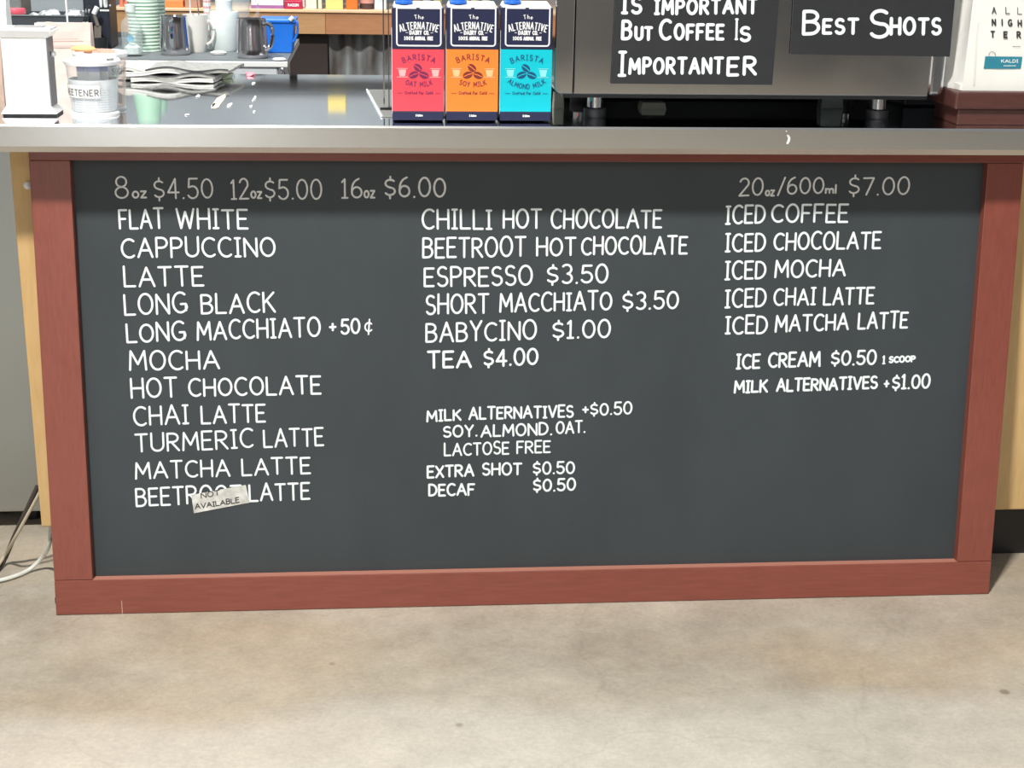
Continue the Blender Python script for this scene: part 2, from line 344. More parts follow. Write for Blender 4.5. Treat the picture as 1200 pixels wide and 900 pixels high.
class Ink:
    """flat strokes: polylines in a 2-D sheet, mapped onto a surface by fn(u, v)"""
    def __init__(s, fn):
        s.k = 0; s.mb = MB()
        s.fn = lambda u, v: Vector(fn(u, v)) + Vector((0, -(s.k % 160)*3e-6, 0))   # strokes lie on one another like paint layers
    def stroke(s, pts, wd, cap=6):
        h = wd/2
        for (x0, y0), (x1, y1) in zip(pts[:-1], pts[1:]):
            dx, dy = x1-x0, y1-y0; l = math.hypot(dx, dy) or 1e-9; nx, ny = -dy/l*h, dx/l*h
            s.k += 1
            s.mb.add([s.fn(x0+nx, y0+ny), s.fn(x1+nx, y1+ny), s.fn(x1-nx, y1-ny), s.fn(x0-nx, y0-ny)], [(0, 1, 2, 3)])
        for (x, y) in pts:
            s.k += 1
            s.mb.add([s.fn(x+h*math.cos(2*math.pi*k/cap), y+h*math.sin(2*math.pi*k/cap)) for k in range(cap)], [tuple(range(cap))])
    def word(s, txt, x0, y0, x1, y1, h, wd, up=(0, -1), gap=.2, jit=0.0, sup=None):
        tot = sum(G[c][0] if c != ' ' else .35 for c in txt) + gap*(len(txt)-1)
        L = math.hypot(x1-x0, y1-y0)-wd; sc = L/tot; e = ((x1-x0)/(L+wd), (y1-y0)/(L+wd)); pos = 0
        for i, c in enumerate(txt):
            if c == ' ': pos += .35+gap; continue
            gw, strokes = G[c]; r = random.random
            jh = 1+jit*(r()-.5)*1.2; jy = jit*(r()-.5)*h*.5; sl = jit*(r()-.5)*.5; hh = h*jh
            if sup and i in sup: hh *= sup[i]
            for st in strokes:
                pts = []
                for (a, b) in st:
                    u = pos+a+sl*(b-.5)*h/sc*.5
                    du = u*sc+wd/2; dv = b*(hh-wd)+wd/2+jy
                    pts.append((x0+e[0]*du+up[0]*dv, y0+e[1]*du+up[1]*dv))
                s.stroke(pts, wd)
            pos += gw+gap
    def disc(s, cx, cy_, rx, ry, rot=0, n=16):
        s.k += 1
        c, q = math.cos(rot), math.sin(rot)
        s.mb.add([s.fn(cx+rx*math.cos(2*math.pi*k/n)*c-ry*math.sin(2*math.pi*k/n)*q, cy_+rx*math.cos(2*math.pi*k/n)*q+ry*math.sin(2*math.pi*k/n)*c) for k in range(n)], [tuple(range(n))])
    def poly(s, pts): s.k += 1; s.mb.add([s.fn(*p) for p in pts], [tuple(range(len(pts)))])
    def arcword(s, txt, cx, cy_, rad, a0, a1, h, wd, inward=False):
        """letters along an arc, angles in degrees (90 = straight up); sheet has y up"""
        tot = sum(G[c][0] if c != ' ' else .35 for c in txt)+.35*(len(txt)-1); pos = 0
        un = abs(math.radians(a1-a0))*rad/tot
        for c in txt:
            gw = G[c][0] if c != ' ' else .35
            if c != ' ':
                am = math.radians(a0+(a1-a0)*(pos+gw/2)/tot); px, py = cx+rad*math.cos(am), cy_+rad*math.sin(am)
                if not inward: ex = (math.sin(am), -math.cos(am)); ey = (math.cos(am), math.sin(am))
                else: ex = (-math.sin(am), math.cos(am)); ey = (-math.cos(am), -math.sin(am))
                for st in G[c][1]:
                    s.stroke([(px+ex[0]*(a-gw/2)*un+ey[0]*b*h, py+ex[1]*(a-gw/2)*un+ey[1]*b*h) for a, b in st], wd, 4)
            pos += gw+.35
    def build(s, name, m, parent=None):
        me = bpy.data.meshes.new(name); me.from_pydata(s.mb.v, [], s.mb.f); me.update()
        me.materials.append(m); o = bpy.data.objects.new(name, me); COL.objects.link(o)
        if parent: o.parent = parent
        return o

# ================================================================== SETTING
structure(MB().box(-8, 8, -10, 6, -.1, 0).build('floor', M_FLOOR))
M_WALLB = mat('dark_back_wall', (0.30, 0.335, 0.36), .6, scale=3, var=.15)
structure(MB().box(-8, 8, 2.75, 2.85, 0, 3.0).build('wall_back', M_WALLB))
M_WALLS = mat('grey_side_wall', (0.17, 0.175, 0.18), .7, scale=2)
structure(MB().box(-4.6, -4.5, -8.99, 2.74, 0, 3.0).build('wall_left', M_WALLS))
structure(MB().box(3.4, 3.5, -8.99, 2.74, 0, 3.0).build('wall_right', M_WALLS))
M_WALLF = mat('warm_grey_wall', (0.16, 0.165, 0.17), .7, scale=1.5, var=.2)
structure(MB().box(-8, 8, -9.1, -9.0, 0, 3.6).build('wall_front', M_WALLF))

def glow(name, col, st):
    m, nt, b = new_mat(name); b.inputs['Base Color'].default_value = (*col, 1); b.inputs['Emission Color'].default_value = (*col, 1); b.inputs['Emission Strength'].default_value = st; return m
M_WIN = glow('daylit_glass', (0.95, 0.98, 1.0), 4.0)
for k, (x0, x1) in enumerate([(-2.6, -1.5)]):
    structure(MB().box(x0, x1, -8.995, -8.97, .05, 2.5).build('window_%d' % (k+1), M_WIN))
    fm = MB().box(x0-.06, x0, -8.995, -8.95, 0, 2.56).box(x1, x1+.06, -8.995, -8.95, 0, 2.56).box(x0, x1, -8.995, -8.95, 2.5, 2.56)
    structure(fm.build('trim_%d' % (k+1), M_BLACK))
# ================================================================== COUNTER
ZT = .92
ctr = thing('service_counter', (0, 0, 0), 'long café counter with polished stainless steel top, plywood front panel and dark kickboard', 'counter')
prof = [(0.0, .8825), (0.0, .9165), (.003, .92), (.779, .92), (.779, .885), (.02, .885), (.02, .8715), (.009, .8715)]
mb = MB(); X0, X1 = -2.2, 2.6; n = len(prof)
mb.add([(X0, y, z) for y, z in prof]+[(X1, y, z) for y, z in prof], [(i, (i+1) % n, (i+1) % n+n, i+n) for i in range(n)])
mb.f.append(tuple(range(n))); mb.f.append(tuple(range(n, 2*n))[::-1])
top = mb.build('steel_worktop', M_TOP, ctr)
top.data.materials.append(M_LIP)
for p in top.data.polygons:
    if p.center.y < .01: p.material_index = 1
MB().box(-.949, 1.42, .118, .136, .128, .884).build('plywood_panel', M_PLY, ctr, bevel=.003)
MB().box(-.90, 1.40, .185, .20, 0, .885).build('kickboard', M_BLACK, ctr)
MB().box(-.93, 1.40, .20, .76, .10, .884).build('carcass', mat('carcass_board', (0.06, 0.05, 0.045), .7), ctr)
g = atY(33, 217, .117); MB().lathe([(0, 0), (.006, .001), (.007, .005), (.004, .009), (0, .01)], 12).build('silicone_blob', M_WHITE, ctr, loc=(g.x, .117, g.z), smooth=True).rotation_euler = (math.pi/2, 0, 0)
# dried white drip on the steel lip
d_ = MB(); q = atY(924, 163, 0)
d_.add([(q.x+a, -.0006, q.z+b) for a, b in [(-.004, -.008), (.000, -.009), (.003, -.003), (.003, .003), (-.001, .008), (-.004, .007), (-.001, .002), (-.002, -.003)]], [tuple(range(8))])
d_.add([(q.x-.006+a, -.0006, q.z+.013+b) for a, b in [(0, 0), (.002, 0), (.002, .002), (0, .002)]], [(0, 1, 2, 3)])
d_.build('white_drip', M_WHITE, ctr)

# stainless appliance beside the counter, left
fr = thing('underbench_fridge', (-1.55, .42, 0), 'grey stainless steel cabinet standing beside the plywood end of the counter', 'appliance')
MB().box(-.6, .6, 0, .6, .035, .86).build('body', M_FRIDGE, fr, bevel=.004)
MB().box(-.58, .58, -.022, -.001, .05, .85).build('door', M_FRIDGE, fr, bevel=.004)
for sx in (-.5, .5):
    for yy in (.06, .54): MB().lathe([(.02, 0), (.02, .035)], 12, (sx, yy, 0)).build('leg', M_BLACK, fr)

# cables on the floor at left
def ctube(pts, r, steps=8):
    P_ = [Vector(p) for p in pts]; out = []
    for i in range(len(P_)-1):
        p0, p1, p2, p3 = P_[max(i-1, 0)], P_[i], P_[i+1], P_[min(i+2, len(P_)-1)]
        for k in range(steps):
            t = k/steps; out.append(.5*((2*p1)+(-p0+p2)*t+(2*p0-5*p1+4*p2-p3)*t*t+(-p0+3*p1-3*p2+p3)*t**3))
    out.append(P_[-1]); return out
def fl(x, y, z): p = atZ(x, y, z); return (p.x, p.y, z)
M_CABLE = mat('white_cable', (0.72, 0.74, 0.68), .4); M_CABLED = mat('dark_cable', (0.06, 0.045, 0.04), .5); M_CABLEC = mat('cream_cable', (0.5, 0.44, 0.33), .5)
tag(MB().tube(ctube([atY(60, 600, .16), atY(58, 636, .15), fl(50, 652, .035), fl(35, 667, .008), fl(15, 676, .006), fl(-10, 682, .006), fl(-60, 690, .006)], .004), .0042).build('power_cable', M_CABLE, smooth=True),
    'white cable curving over the floor from under the plywood panel', 'cable')
tag(MB().tube(ctube([atY(44, 570, .17), atY(30, 600, .18), atY(17, 628, .2), fl(2, 662, .006), fl(-25, 700, .006)], .004), .0048).build('power_cable', M_CABLED, smooth=True),
    'dark brown cable slanting down beside the cream one left of the board', 'cable')
tag(MB().tube(ctube([atY(46, 578, .155), atY(32, 604, .162), atY(16, 633, .175), fl(3, 655, .018), fl(-22, 692, .006)], .004), .0034).build('power_cable', M_CABLEC, smooth=True),
    'cream cable slanting to the floor just right of the dark one', 'cable')

# ================================================================== CHALKBOARD
cb = thing('chalkboard', (0, 0, 0), 'large framed blackboard menu in red-brown wood leaning against the counter', 'menu board')
def bp(x, s_, d=0): v = BO + Vector((x, 0, 0)) + BU*s_ + BN*d; return v
def bbox(x0, x1, s0, s1, d0, d1, name, m, bev=.0012):
    P_ = [bp(x, s_, d) for d in (d0, d1) for (x, s_) in ((x0, s0), (x1, s0), (x1, s1), (x0, s1))]
    return MB().hexa(P_).build(name, m, cb, bevel=bev)
XL, XR, XIL, XIR, S1, S2, S3 = -.906, .906, -.8355, .8365, .0687, .850, .918
TH = .030
bbox(XL, XR, 0.001, S1, 0, TH, 'bottom_rail', M_RAIL)
bbox(XL, XIL, S1+.0006, S2-.0006, .0006, TH, 'stile', M_STILE)
bbox(XIR, XR, S1+.0006, S2-.0006, .0006, TH, 'stile', M_STILE)
bbox(XL, XR, S2, .872, 0, TH, 'top_rail', M_RAIL)
bbox(XIL-.004, XIR+.004, S1-.004, S2+.004, .020, TH-.002, 'writing_surface', M_BOARD, 0)
bbox(XIL, XIR, S1+.0002, S1+.0009, .0008, .0192, 'lit_worn_edge', mat('lit_rubbed_wood', (0.46, 0.20, 0.145), .4, stretch=(3, 30, 30)), 0)  # ledge's lit highlight painted as a paler strip along its worn edge
# scratch on the bottom rail, bracket foot behind the lower left corner
sc_ = Ink(lambda u, v: atB(u, v, -.0004)); sc_.stroke([(142.5, 704), (143, 712), (143.5, 720)], .7); sc_.build('scratch', mat('scratch_pale', (0.6, 0.4, 0.32), .6), cb)
MB().box(XL-.012, XL+.03, .045, .10, 0, .012).build('rear_foot', M_BLACK, cb)

T = [ # word, x0, y0, x1, y1, cap height, stroke, dim
 [('8',134.7,233,151.5,232.5,27.5,2.3,1),('oz',154.6,233,172.4,232.5,15,2.4,1),('$4.50',180,234,250.5,233,25,2.3,1)],
 [('12',270.5,234,292.3,233.5,25,2.3,1),('oz',293.4,233,307.6,233,15,2.4,1),('$5.00',310,234.5,378,234,24.5,2.3,1)],
 [('16',400,233,425,232.5,25,2.4,1),('oz',426,232.8,440,232.5,15,2.4,1),('$6.00',450,232,523,231.5,24,2.6,1)],
 [('FLAT',139.3,269,193,268,25,2.8,0),('WHITE',206.4,269,291.5,269,25,2.8,0)],
 [('CAPPUCCINO',142,302.8,323.5,301,24.5,2.8,0)],
 [('LATTE',145,337,239.6,335.6,25,2.8,0)],
 [('LONG',145.5,370,219.7,367.5,25,2.8,0),('BLACK',235.3,368.5,323.5,366.8,24.5,2.8,0)],
 [('LONG',148,402.3,218,400,23.5,2.8,0),('MACCHIATO',230.5,399.5,376.4,395,23.5,2.8,0),('+',385.6,392,394.6,391.5,18,2.8,0),('50',399,392.3,422.6,391.6,18.5,2.8,0),('\u00a2',427,392,437,391.5,18.5,2.0,0)],
 [('MOCHA',151.3,435,258,432.8,23.5,2.8,0)],
 [('HOT',153.2,467.5,208.8,466,24,2.8,0),('CHOCOLATE',220.7,465,377,462.5,22.5,2.8,0)],
 [('CHAI',156.4,500,222,497.6,23.5,2.7,0),('LATTE',235.4,497.2,312,495.5,23,2.7,0)],
 [('TURMERIC',158.3,531,297.7,525,23,2.6,0),('LATTE',308.5,525,380,523,22.5,2.6,0)],
 [('MATCHA',158.3,562.5,270.3,558.5,21.5,2.6,0),('LATTE',283,558,364.6,555.5,21.5,2.6,0)],
 [('BEETROOT',159,594.5,284,588.5,22,2.7,0),('LATTE',291.5,588.3,364,586,21.5,2.7,0)],
 [('CHILLI',494,269,577,269,25,2.8,0),('HOT',589,268.3,635.3,268.3,23.5,2.8,0),('CHOCOLATE',645,268.3,776,268,23.5,2.8,0)],
 [('BEETROOT',494.7,303,617,301,24.5,2.8,0),('HOT',628,300.8,675.5,300,23,2.8,0),('CHOCOLATE',680.6,299.5,806,298.3,22.5,2.8,0)],
 [('ESPRESSO',496.4,337,624.5,335,24,2.8,0),('$3.50',640,333.5,713,332,23,2.8,0)],
 [('SHORT',498.4,369.3,573.5,367.7,24,2.8,0),('MACCHIATO',584.8,366.5,717.5,363.5,23,2.8,0),('$3.50',728.5,364,795.4,362,22.5,2.8,0)],
 [('BABYCINO',498.4,401.8,629.3,398.5,24,2.8,0),('$1.00',646.6,398,715.8,396,22.5,2.8,0)],
 [('TEA',500.4,432.5,553,431,21.5,3.2,0),('$4.00',566,430.5,631,428,21,3,0)],
 [('MILK',499.5,495,541,493,14.5,2.6,0),('ALTERNATIVES',548.8,492.3,672.5,489.5,15.5,2.6,0),('+',682,487,690,487,14,2.5,0),('$0.50',691,487.5,741,485.8,15.5,2.4,0)],
 [('SOY.',518.8,513.2,560,511.8,14.5,2.5,0),('ALMOND.',563,512.8,647.5,510,15.5,2.5,0),('OAT.',651,509.3,686.5,507.5,15.5,2.4,0)],
 [('LACTOSE',520,535,597,532.5,16,2.3,0),('FREE',605,532.3,645.5,531,15.5,2.3,0)],
 [('EXTRA',500,561,556,558.3,15.5,2.7,0),('SHOT',564.5,558,612,556.7,15.5,2.6,0),('$0.50',623.8,557,673.8,555.3,15.5,2.5,0)],
 [('DECAF',501.8,582,557,580.8,15.5,2.7,0),('$0.50',624,577,675,575.3,16,2.6,0)],
 [('20',865.3,230.3,894.5,228.8,22.5,2.3,1),('oz',896,230.5,908,230.3,12,2.4,1),('/',910.5,230,920,230,24,2.2,1),('600',921.5,228,965.5,227.3,20.5,2.3,1),('ml',966.5,227.3,980.5,227,11,2.3,1),('$7.00',993.3,230,1065.7,228.8,22.5,2.3,1)],
 [('ICED',849.4,263.5,897,262,23.5,2.8,0),('COFFEE',903,261.5,994,261,23,2.8,0)],
 [('ICED',849,296,897.3,294.5,22.5,2.8,0),('CHOCOLATE',905.8,294,1032.5,292.3,22,2.8,0)],
 [('ICED',848.7,328.5,897.7,326.8,22.5,2.8,0),('MOCHA',907,326.5,991,324.3,21.5,2.8,0)],
 [('ICED',848.7,362,898,359.3,22.5,2.8,0),('CHAI',905.8,359,956,357.7,21.5,2.7,0),('LATTE',964,358,1024.5,356.8,21.5,2.8,0)],
 [('ICED',849,392.5,899.5,391.2,22.5,2.8,0),('MATCHA',907.5,390,994.5,387.3,21,2.8,0),('LATTE',1004.5,386.6,1064,385.2,20.8,2.8,0)],
 [('ICE',862,433.5,891,432,19,2.9,0),('CREAM',899.5,431.8,961.5,429.8,18.5,2.9,0),('$0.50',972.8,429,1027,427.8,18,2.8,0),('1',1033.5,427.3,1037.6,427,10.5,2.2,0),('SCOOP',1041,426,1073,424.3,8.5,2.4,0)],
 [('MILK',859.6,461.5,900,460,15.5,2.9,0),('ALTERNATIVES',909,459.8,1028.5,456,16,2.9,0),('+',1035,457.5,1042,457,15,2.7,0),('$1.00',1044.3,457.3,1090,455.3,18,2.8,0)],
]
VPX = 560.0; VPY = 7200.0
for ln in T:
    for (wd, x0, y0, x1, y1, h, sw, dim) in ln:
        ink = Ink(lambda u, v: atB(u, v, .0198))
        xm = (x0+x1)/2; sl = (xm-VPX)/VPY
        ink.word(wd, x0, y0, x1, y1, h, sw*.92, up=(sl, -1), gap=.22, jit=.075)
        ink.build('menu_word', M_CHALKDIM if dim else M_CHALK, cb)

# taped note over the sold-out drink
nt_c = [(224.2, 580), (288, 568.2), (292.5, 589), (227.2, 601.5)]
M_NOTE = mat('taped_paper', (0.60, 0.61, 0.57), .5, var=.2, scale=60, col2=(0.80, 0.81, 0.77), alpha=.93)
a_ = [atB(x, y, .0188) for x, y in nt_c]; b_ = [atB(x, y, .0191) for x, y in nt_c]
note = tag(MB().hexa(b_+a_).build('paper_note', M_NOTE), 'small scrap of taped white paper reading NOT AVAILABLE stuck on the blackboard', 'note')
ink = Ink(lambda u, v: atB(u, v, .0186))
ink.word('NOT', 235.5, 584.5, 258, 580.2, 7, 1.1, up=(-.1, -1), jit=.15); ink.word('AVAILABLE', 228.6, 597, 281, 589, 6.5, 1.1, up=(-.1, -1), jit=.15)
ink.build('lettering', M_INK, note)

# ================================================================== NAPKIN DISPENSER
bpz = atZ(35, 136, ZT)
nd = thing('napkin_dispenser', (bpz.x, bpz.y, ZT), 'tall stainless napkin dispenser with flared top at the left end of the counter', 'dispenser')
M_DISP = mat('dispenser_steel', (0.82, 0.815, 0.80), .35, .25, .03, scale=8); M_DISPS = mat('dispenser_side', (0.20, 0.21, 0.24), .35, .6)
def frus(x0, x1, y0, y1, z0, X0_, X1_, Y0_, Y1_, z1): return [(x0, y0, z0), (x1, y0, z0), (x1, y1, z0), (x0, y1, z0), (X0_, Y0_, z1), (X1_, Y0_, z1), (X1_, Y1_, z1), (X0_, Y1_, z1)]
MB().box(-.046, .046, 0, .060, .000, .004).build('rubber_base', M_BLACK, nd)
MB().hexa(frus(-.048, .047, -.002, .062, .004, -.041, .037, .006, .055, .016)).build('base_flare', M_DISP, nd)
MB().box(-.041, .0366, .006, .055, .016, .134).build('body', M_DISP, nd, bevel=.0015)
MB().box(.0367, .0385, .007, .054, .016, .134).build('side_panel', M_DISPS, nd)
MB().hexa(frus(-.041, .038, .006, .055, .134, -.050, .050, -.004, .064, .147)).build('top_flare', M_DISP, nd)
MB().box(-.045, .046, .002, .058, .147, .151).build('lid', M_DISP, nd, bevel=.001)
MB().box(-.02, .03, .018, .045, .151, .1525).build('napkin_slot', mat('slot_grey', (.3, .3, .3), .5), nd)
MB().lathe([(0, 0), (.005, .001), (.006, .004), (.003, .008), (0, .0085)], 12).build('side_knob', M_WHITE, nd, loc=(.0385, .03, .105), smooth=True).rotation_euler = (0, math.pi/2, 0)

# ================================================================== SACHET CUPS
def cup(cx, cyb, wpx_top, y_top, wpx_bot, label, name, body, m_content):
    b = atZ(cx, cyb, ZT); dist = (b-CAM).dot(FWD); s_ = FPX/dist
    rt = wpx_top/2/s_; rb = wpx_bot/2/s_
    b.y += rb
    t = thing(name, (b.x, b.y, ZT), label, 'holder')
    h = atY(cx, y_top, b.y).z - ZT
    MB().lathe([(rb*.94, .004), (rt*.94, h-.004), (rt*.97, h-.004), (rb*.97, .004)], 40).build('cup_wall', body, t, smooth=True)
    MB().lathe([(rb*1.02, 0), (rb*1.03, .003), (rb*.98, .006), (0, .006)], 40).build('foot_ring', M_WHITE, t, smooth=True)
    MB().lathe([(rt*.93, h-.006), (rt*.93, h), (rt*.99, h+.0015), (rt*1.03, h-.001), (rt*1.0, h-.007)], 40).build('rim', M_WHITE, t, smooth=True)
    return t, rb, rt, h, b
t1, rb, rt, h1, b1 = cup(107, 137, 64, 70, 55, 'clear round sachet holder with a paper label reading ETENER, nearest the counter edge', 'sachet_holder', M_CLEAR, None)
M_PERF = mat('perforated_white', (0.82, 0.83, 0.86), .5, scale=40)
mp = MB()
for k in range(8): pass
M_DOT = mat('hole_dark', (.40, .41, .45), .6)
def cyl(rad0, rad1, h, cx0=0): 
    def f(u, v): # u metres around from the front, v height
        r_ = rad0+(rad1-rad0)*v/h; a = -math.pi/2+u/r_; return (r_*math.cos(a), r_*math.sin(a), v)
    return f
lin = MB().lathe([(rb*.90, .007), (rt*.90*.98, h1*.66), (rt*.86, h1*.66), (rb*.86, .007)], 36).build('perforated_liner', M_PERF, t1, smooth=True)
ik = Ink(cyl(rb*.905+.0004, rt*.905+.0004, h1))
for i in range(-13, 14):
    if i % 7 in (3,): continue
    for j in range(13):
        z = .011+j*.0043
        if .030 < z < .052 and i < 6: continue
        ik.disc(i*.0029+(j % 2)*.0014, z, .0009, .0011, n=6)
o_ = ik.build('perforations', M_DOT, t1); o_['kind'] = 'stuff'
ik = Ink(cyl(rb*.99, rt*.99, h1)); 
def patch(ink, u0, u1, v0, v1, n=14):
    for i in range(n):
        a, b = u0+(u1-u0)*i/n, u0+(u1-u0)*(i+1)/n; ink.poly([(a, v0), (b, v0), (b, v1), (a, v1)])
patch(ik, -.072, .018, .0385-.006, .0385+.016); ik.build('paper_label', M_PAPER, t1)
ik = Ink(cyl(rb*.99+.0006, rt*.99+.0006, h1)); ik.word('SWEETENER', -.070, .036, .0165, .036, .0115, .0012, up=(0, 1), gap=.28); ik.build('lettering', M_INK, t1)
t2, rb2, rt2, h2, b2 = cup(117, 131, 62, 61, 52, 'clear round holder of orange sugar sachets behind the ETENER one', 'sachet_holder', M_CLEARPINK, None)
ik = Ink(cyl(rb2*.99, rt2*.99, h2)); patch(ik, -.01, .05, .062, .080); ik.build('paper_label', M_PAPER, t2)
ik = Ink(cyl(rb2*.99+.0006, rt2*.99+.0006, h2)); ik.word('SUGAR', .0275, .065, .060, .065, .0115, .0012, up=(0, 1), gap=.28); ik.build('lettering', M_INK, t2)
# sachets: flat paper tubes standing in each holder
def sachet(t, rad, h, i, n, m, mband, label, group, tall):
    a = 2*math.pi*i/n*2.4; rr = rad*.62*math.sqrt((i+.5)/n)
    tilt = .12*math.sin(i*2.1)
    e = thing('sachet', (t.x+rr*math.cos(a), t.y+rr*math.sin(a), ZT+.0105), label, 'sachet', group, rz=i*1.1)
    e.rotation_euler = (tilt*.5, 0, .5*math.sin(i*1.7))
    MB().box(-.009, .009, -.0012, .0012, 0, tall).build('paper', m, e)
    MB().box(-.0092, .0092, -.0014, .0014, tall*.70, tall*.86).build('printed_band', mband, e)
M_SACH = mat('sachet_paper', (0.80, 0.81, 0.84), .7); M_SB = mat('sachet_blue', (0.22, 0.24, 0.62), .6)
M_SO = mat('sachet_orange', (0.85, 0.40, 0.17), .6); M_SP = mat('sachet_peach', (0.66, 0.42, 0.34), .7)
for i in range(12): sachet(b1, rb*.86, h1, i, 12, M_SACH, M_SB, 'white sachet with a blue band in the clear ETENER holder', 'white and blue sachets in the nearer holder', .093)
for i in range(11): sachet(b2, rb2*.86, h2, i, 11, M_SP, M_SO, 'peach sachet with an orange band in the rear clear holder', 'orange sachets in the rear holder', .096)
# orange scoop of crumpled sachet on the rear holder
q = atY(98, 60, b2.y-.01)
g_ = MB().lathe([(0, 0), (.012, .0005), (.019, .004), (.015, .009), (.006, .0115), (0, .012)], 16, sx=1.25, sy=.6).build('crumpled_wrapper', M_SO, loc=(q.x, b2.y-.012, ZT+h2+.0016), smooth=True)
tag(g_, 'crumpled orange wrapper lying on the rim of the rear sachet holder', 'wrapper')

# ================================================================== PINK KRAFT BAG behind the holders
def paper_bag(name, x0, x1, Y, depth, y_top, m, label, cat, zb=ZT, wob=.0025, seed=1, gus=True, ntop=0):
    rnd = random.Random(seed); xm = (x0+x1)/2
    pl, pr = atY(x0, 100, Y), atY(x1, 100, Y); wd = pr.x-pl.x; zt = atY(xm, y_top, Y).z
    t = thing(name, ((pl.x+pr.x)/2, Y, zb), label, cat)
    H = zt-zb; nz, nx = 9, 8; gf = []; gb = []
    for i in range(nz+1):
        z = H*i/nz; k = 1-.55*max(0, (z/H-.35)/.65)  # the bag flattens towards its top
        rf, rbk = [], []
        for j in range(nx+1):
            u = -wd/2+wd*j/nx; jz = (rnd.random()-.5)*.006 if i == nz else 0
            rf.append((u, depth/2*(1-k)+(rnd.random()-.5)*wob, z+jz)); rbk.append((u, depth-depth/2*(1-k), z))
        gf.append(rf); gb.append(rbk)
    mb = MB(); ring = []
    for i in range(nz+1):
        row = list(gf[i]); rr = list(reversed(gb[i]))
        k = 1-.55*max(0, ((i/nz)-.35)/.65); inn = wd*.5-(wd*.07 if gus else 0)*(i/nz)
        row.append((inn, depth/2, H*i/nz)); row += rr; row.append((-inn, depth/2, H*i/nz)); ring.append(row)
    m_ = len(ring[0]); vs = [p for r_ in ring for p in r_]; fs = []
    for i in range(nz):
        for j in range(m_): fs.append((i*m_+j, i*m_+(j+1) % m_, (i+1)*m_+(j+1) % m_, (i+1)*m_+j))
    fs.append(tuple(range(m_))[::-1]); fs.append(tuple(nz*m_+j for j in range(m_)))
    mb.add(vs, fs); o = mb.build('bag_body', m, t)
    return t, wd, H, o
pb, wd, H, _ = paper_bag('paper_bag', 44, 109, .36, .05, 28, M_PINKPAPER, 'pale pink kraft paper bag standing behind the sachet holders', 'bag')
ik = Ink(lambda u, v: (u, -.0030, v)); M_FAINT = mat('faint_brown_print', (0.45, 0.33, 0.29), .8)
ik.stroke([(-.022, H*.79), (.0, H*.795), (.03, H*.80)], .0012); ik.stroke([(-.03, H*.755), (.0, H*.765), (.04, H*.77)], .002); ik.build('faint_print', M_FAINT, pb)
bb, wd, H, _ = paper_bag('paper_bag', -40, 3.5, .30, .05, 48, M_BROWN, 'brown paper bag cut off at the left edge behind the napkin dispenser', 'bag', seed=4)
wb, wd, H, _ = paper_bag('paper_bag', -30, 13, .62, .06, -12, M_PAPER, 'crumpled white paper bag behind the napkin dispenser at the far left', 'bag', wob=.01, seed=9)

# ================================================================== FOLDED TOWELS
def towel(x0p, x1p, Y, dep, layers, label, seed):
    rnd = random.Random(seed); a = atZ(x0p, 96, ZT); p0 = atY(x0p, 90, Y); p1 = atY(x1p, 90, Y); wd = p1.x-p0.x
    t = thing('folded_towel', (p0.x, Y, ZT), label, 'towel', 'striped bar towels folded on the steel counter')
    M_T = mat('towel_white', (0.60, 0.60, 0.57), .9, var=.1, scale=60, bump=.6); M_TG = mat('towel_grey', (0.30, 0.30, 0.28), .95, var=.2, scale=80, bump=.6); M_H = mat('towel_dark_hem', (0.05, 0.05, 0.055), .9)
    z = .001
    for k in range(layers):
        ph = rnd.random()*6; am = .0046 if k else .001; sh = (rnd.random()-.5)*.03*k
        def zz(u, k=k, ph=ph, am=am): return z+am*(1+math.sin(u*math.pi*2.2+ph))*(0.3+math.sin(u*math.pi))*.9
        grid = [[(sh+wd*u+(.02*v if u > .5 else 0), dep*v+.006*math.sin(u*5+k), zz(u)+.001*math.sin(v*8+u*9)) for u in [i/22 for i in range(23)]] for v in [0, .25, .5, .75, 1]]
        MB().sheet(grid, (0, 0, .0055)).build('fold', M_TG if k % 2 == 1 else M_T, t, smooth=True)
        lipg = [[(sh+wd*u, dep*v+.006*math.sin(u*5+k), zz(u)+.0057+.001*math.sin(v*8+u*9)) for u in [i/22 for i in range(23)]] for v in [-.01, .04]]
        MB().sheet(lipg, (0, 0, .0022)).build('hem', M_H if k % 2 else M_T, t, smooth=True)
        z += .0056
    return t
towel(153, 250, .60, .16, 4, 'grey and white striped bar towel folded flat in front of the white bench', 3)
towel(112, 161, .64, .14, 3, 'folded striped bar towel partly hidden behind the orange sachet holder', 5)

# scraps, flecks and a flat reflection streak on the counter top
def scrap(name, px, py, w_, h_, m, label, cat='scrap', grp=None, tall=.0015):
    p = atZ(px, py, ZT); rnd = random.Random(int(px*7+py)); n = 9; vs = []
    for zz_ in (0.0006, tall):
        for k in range(n):
            a = 2*math.pi*k/n; r_ = .7+.5*rnd.random(); vs.append((w_*.5*r_*math.cos(a), h_*.5*r_*math.sin(a), zz_))
    mb = MB().add(vs, [tuple(range(n))[::-1], tuple(range(n, 2*n))]+[(k, (k+1) % n, (k+1) % n+n, k+n) for k in range(n)])
    return tag(mb.build(name, m, loc=(p.x, p.y, ZT)), label, cat, grp)
G_ = 'white flecks scattered on the steel counter'
for (px, py, w_, h_) in [(232, 113, .010, .02), (250, 124, .006, .03), (269, 124, .010, .03), (298, 116, .006, .04), (294, 125, .007, .012), (298, 131, .006, .010), (219, 135, .010, .008), (297, 98, .008, .02)]:  # small white flecks, drawn out in depth
    scrap('white_fleck', px, py, w_*.8, h_*2.2, M_PAPER, 'tiny white fleck on the steel counter', 'fleck', G_)
scrap('reflection_streak', 257, 119, .017, .24, mat('reflected_beige', (.74, .63, .47), .8), 'flat beige streak standing in for a reflection on the steel counter', 'scrap')  # flat beige strip laid down as a reflection in the steel
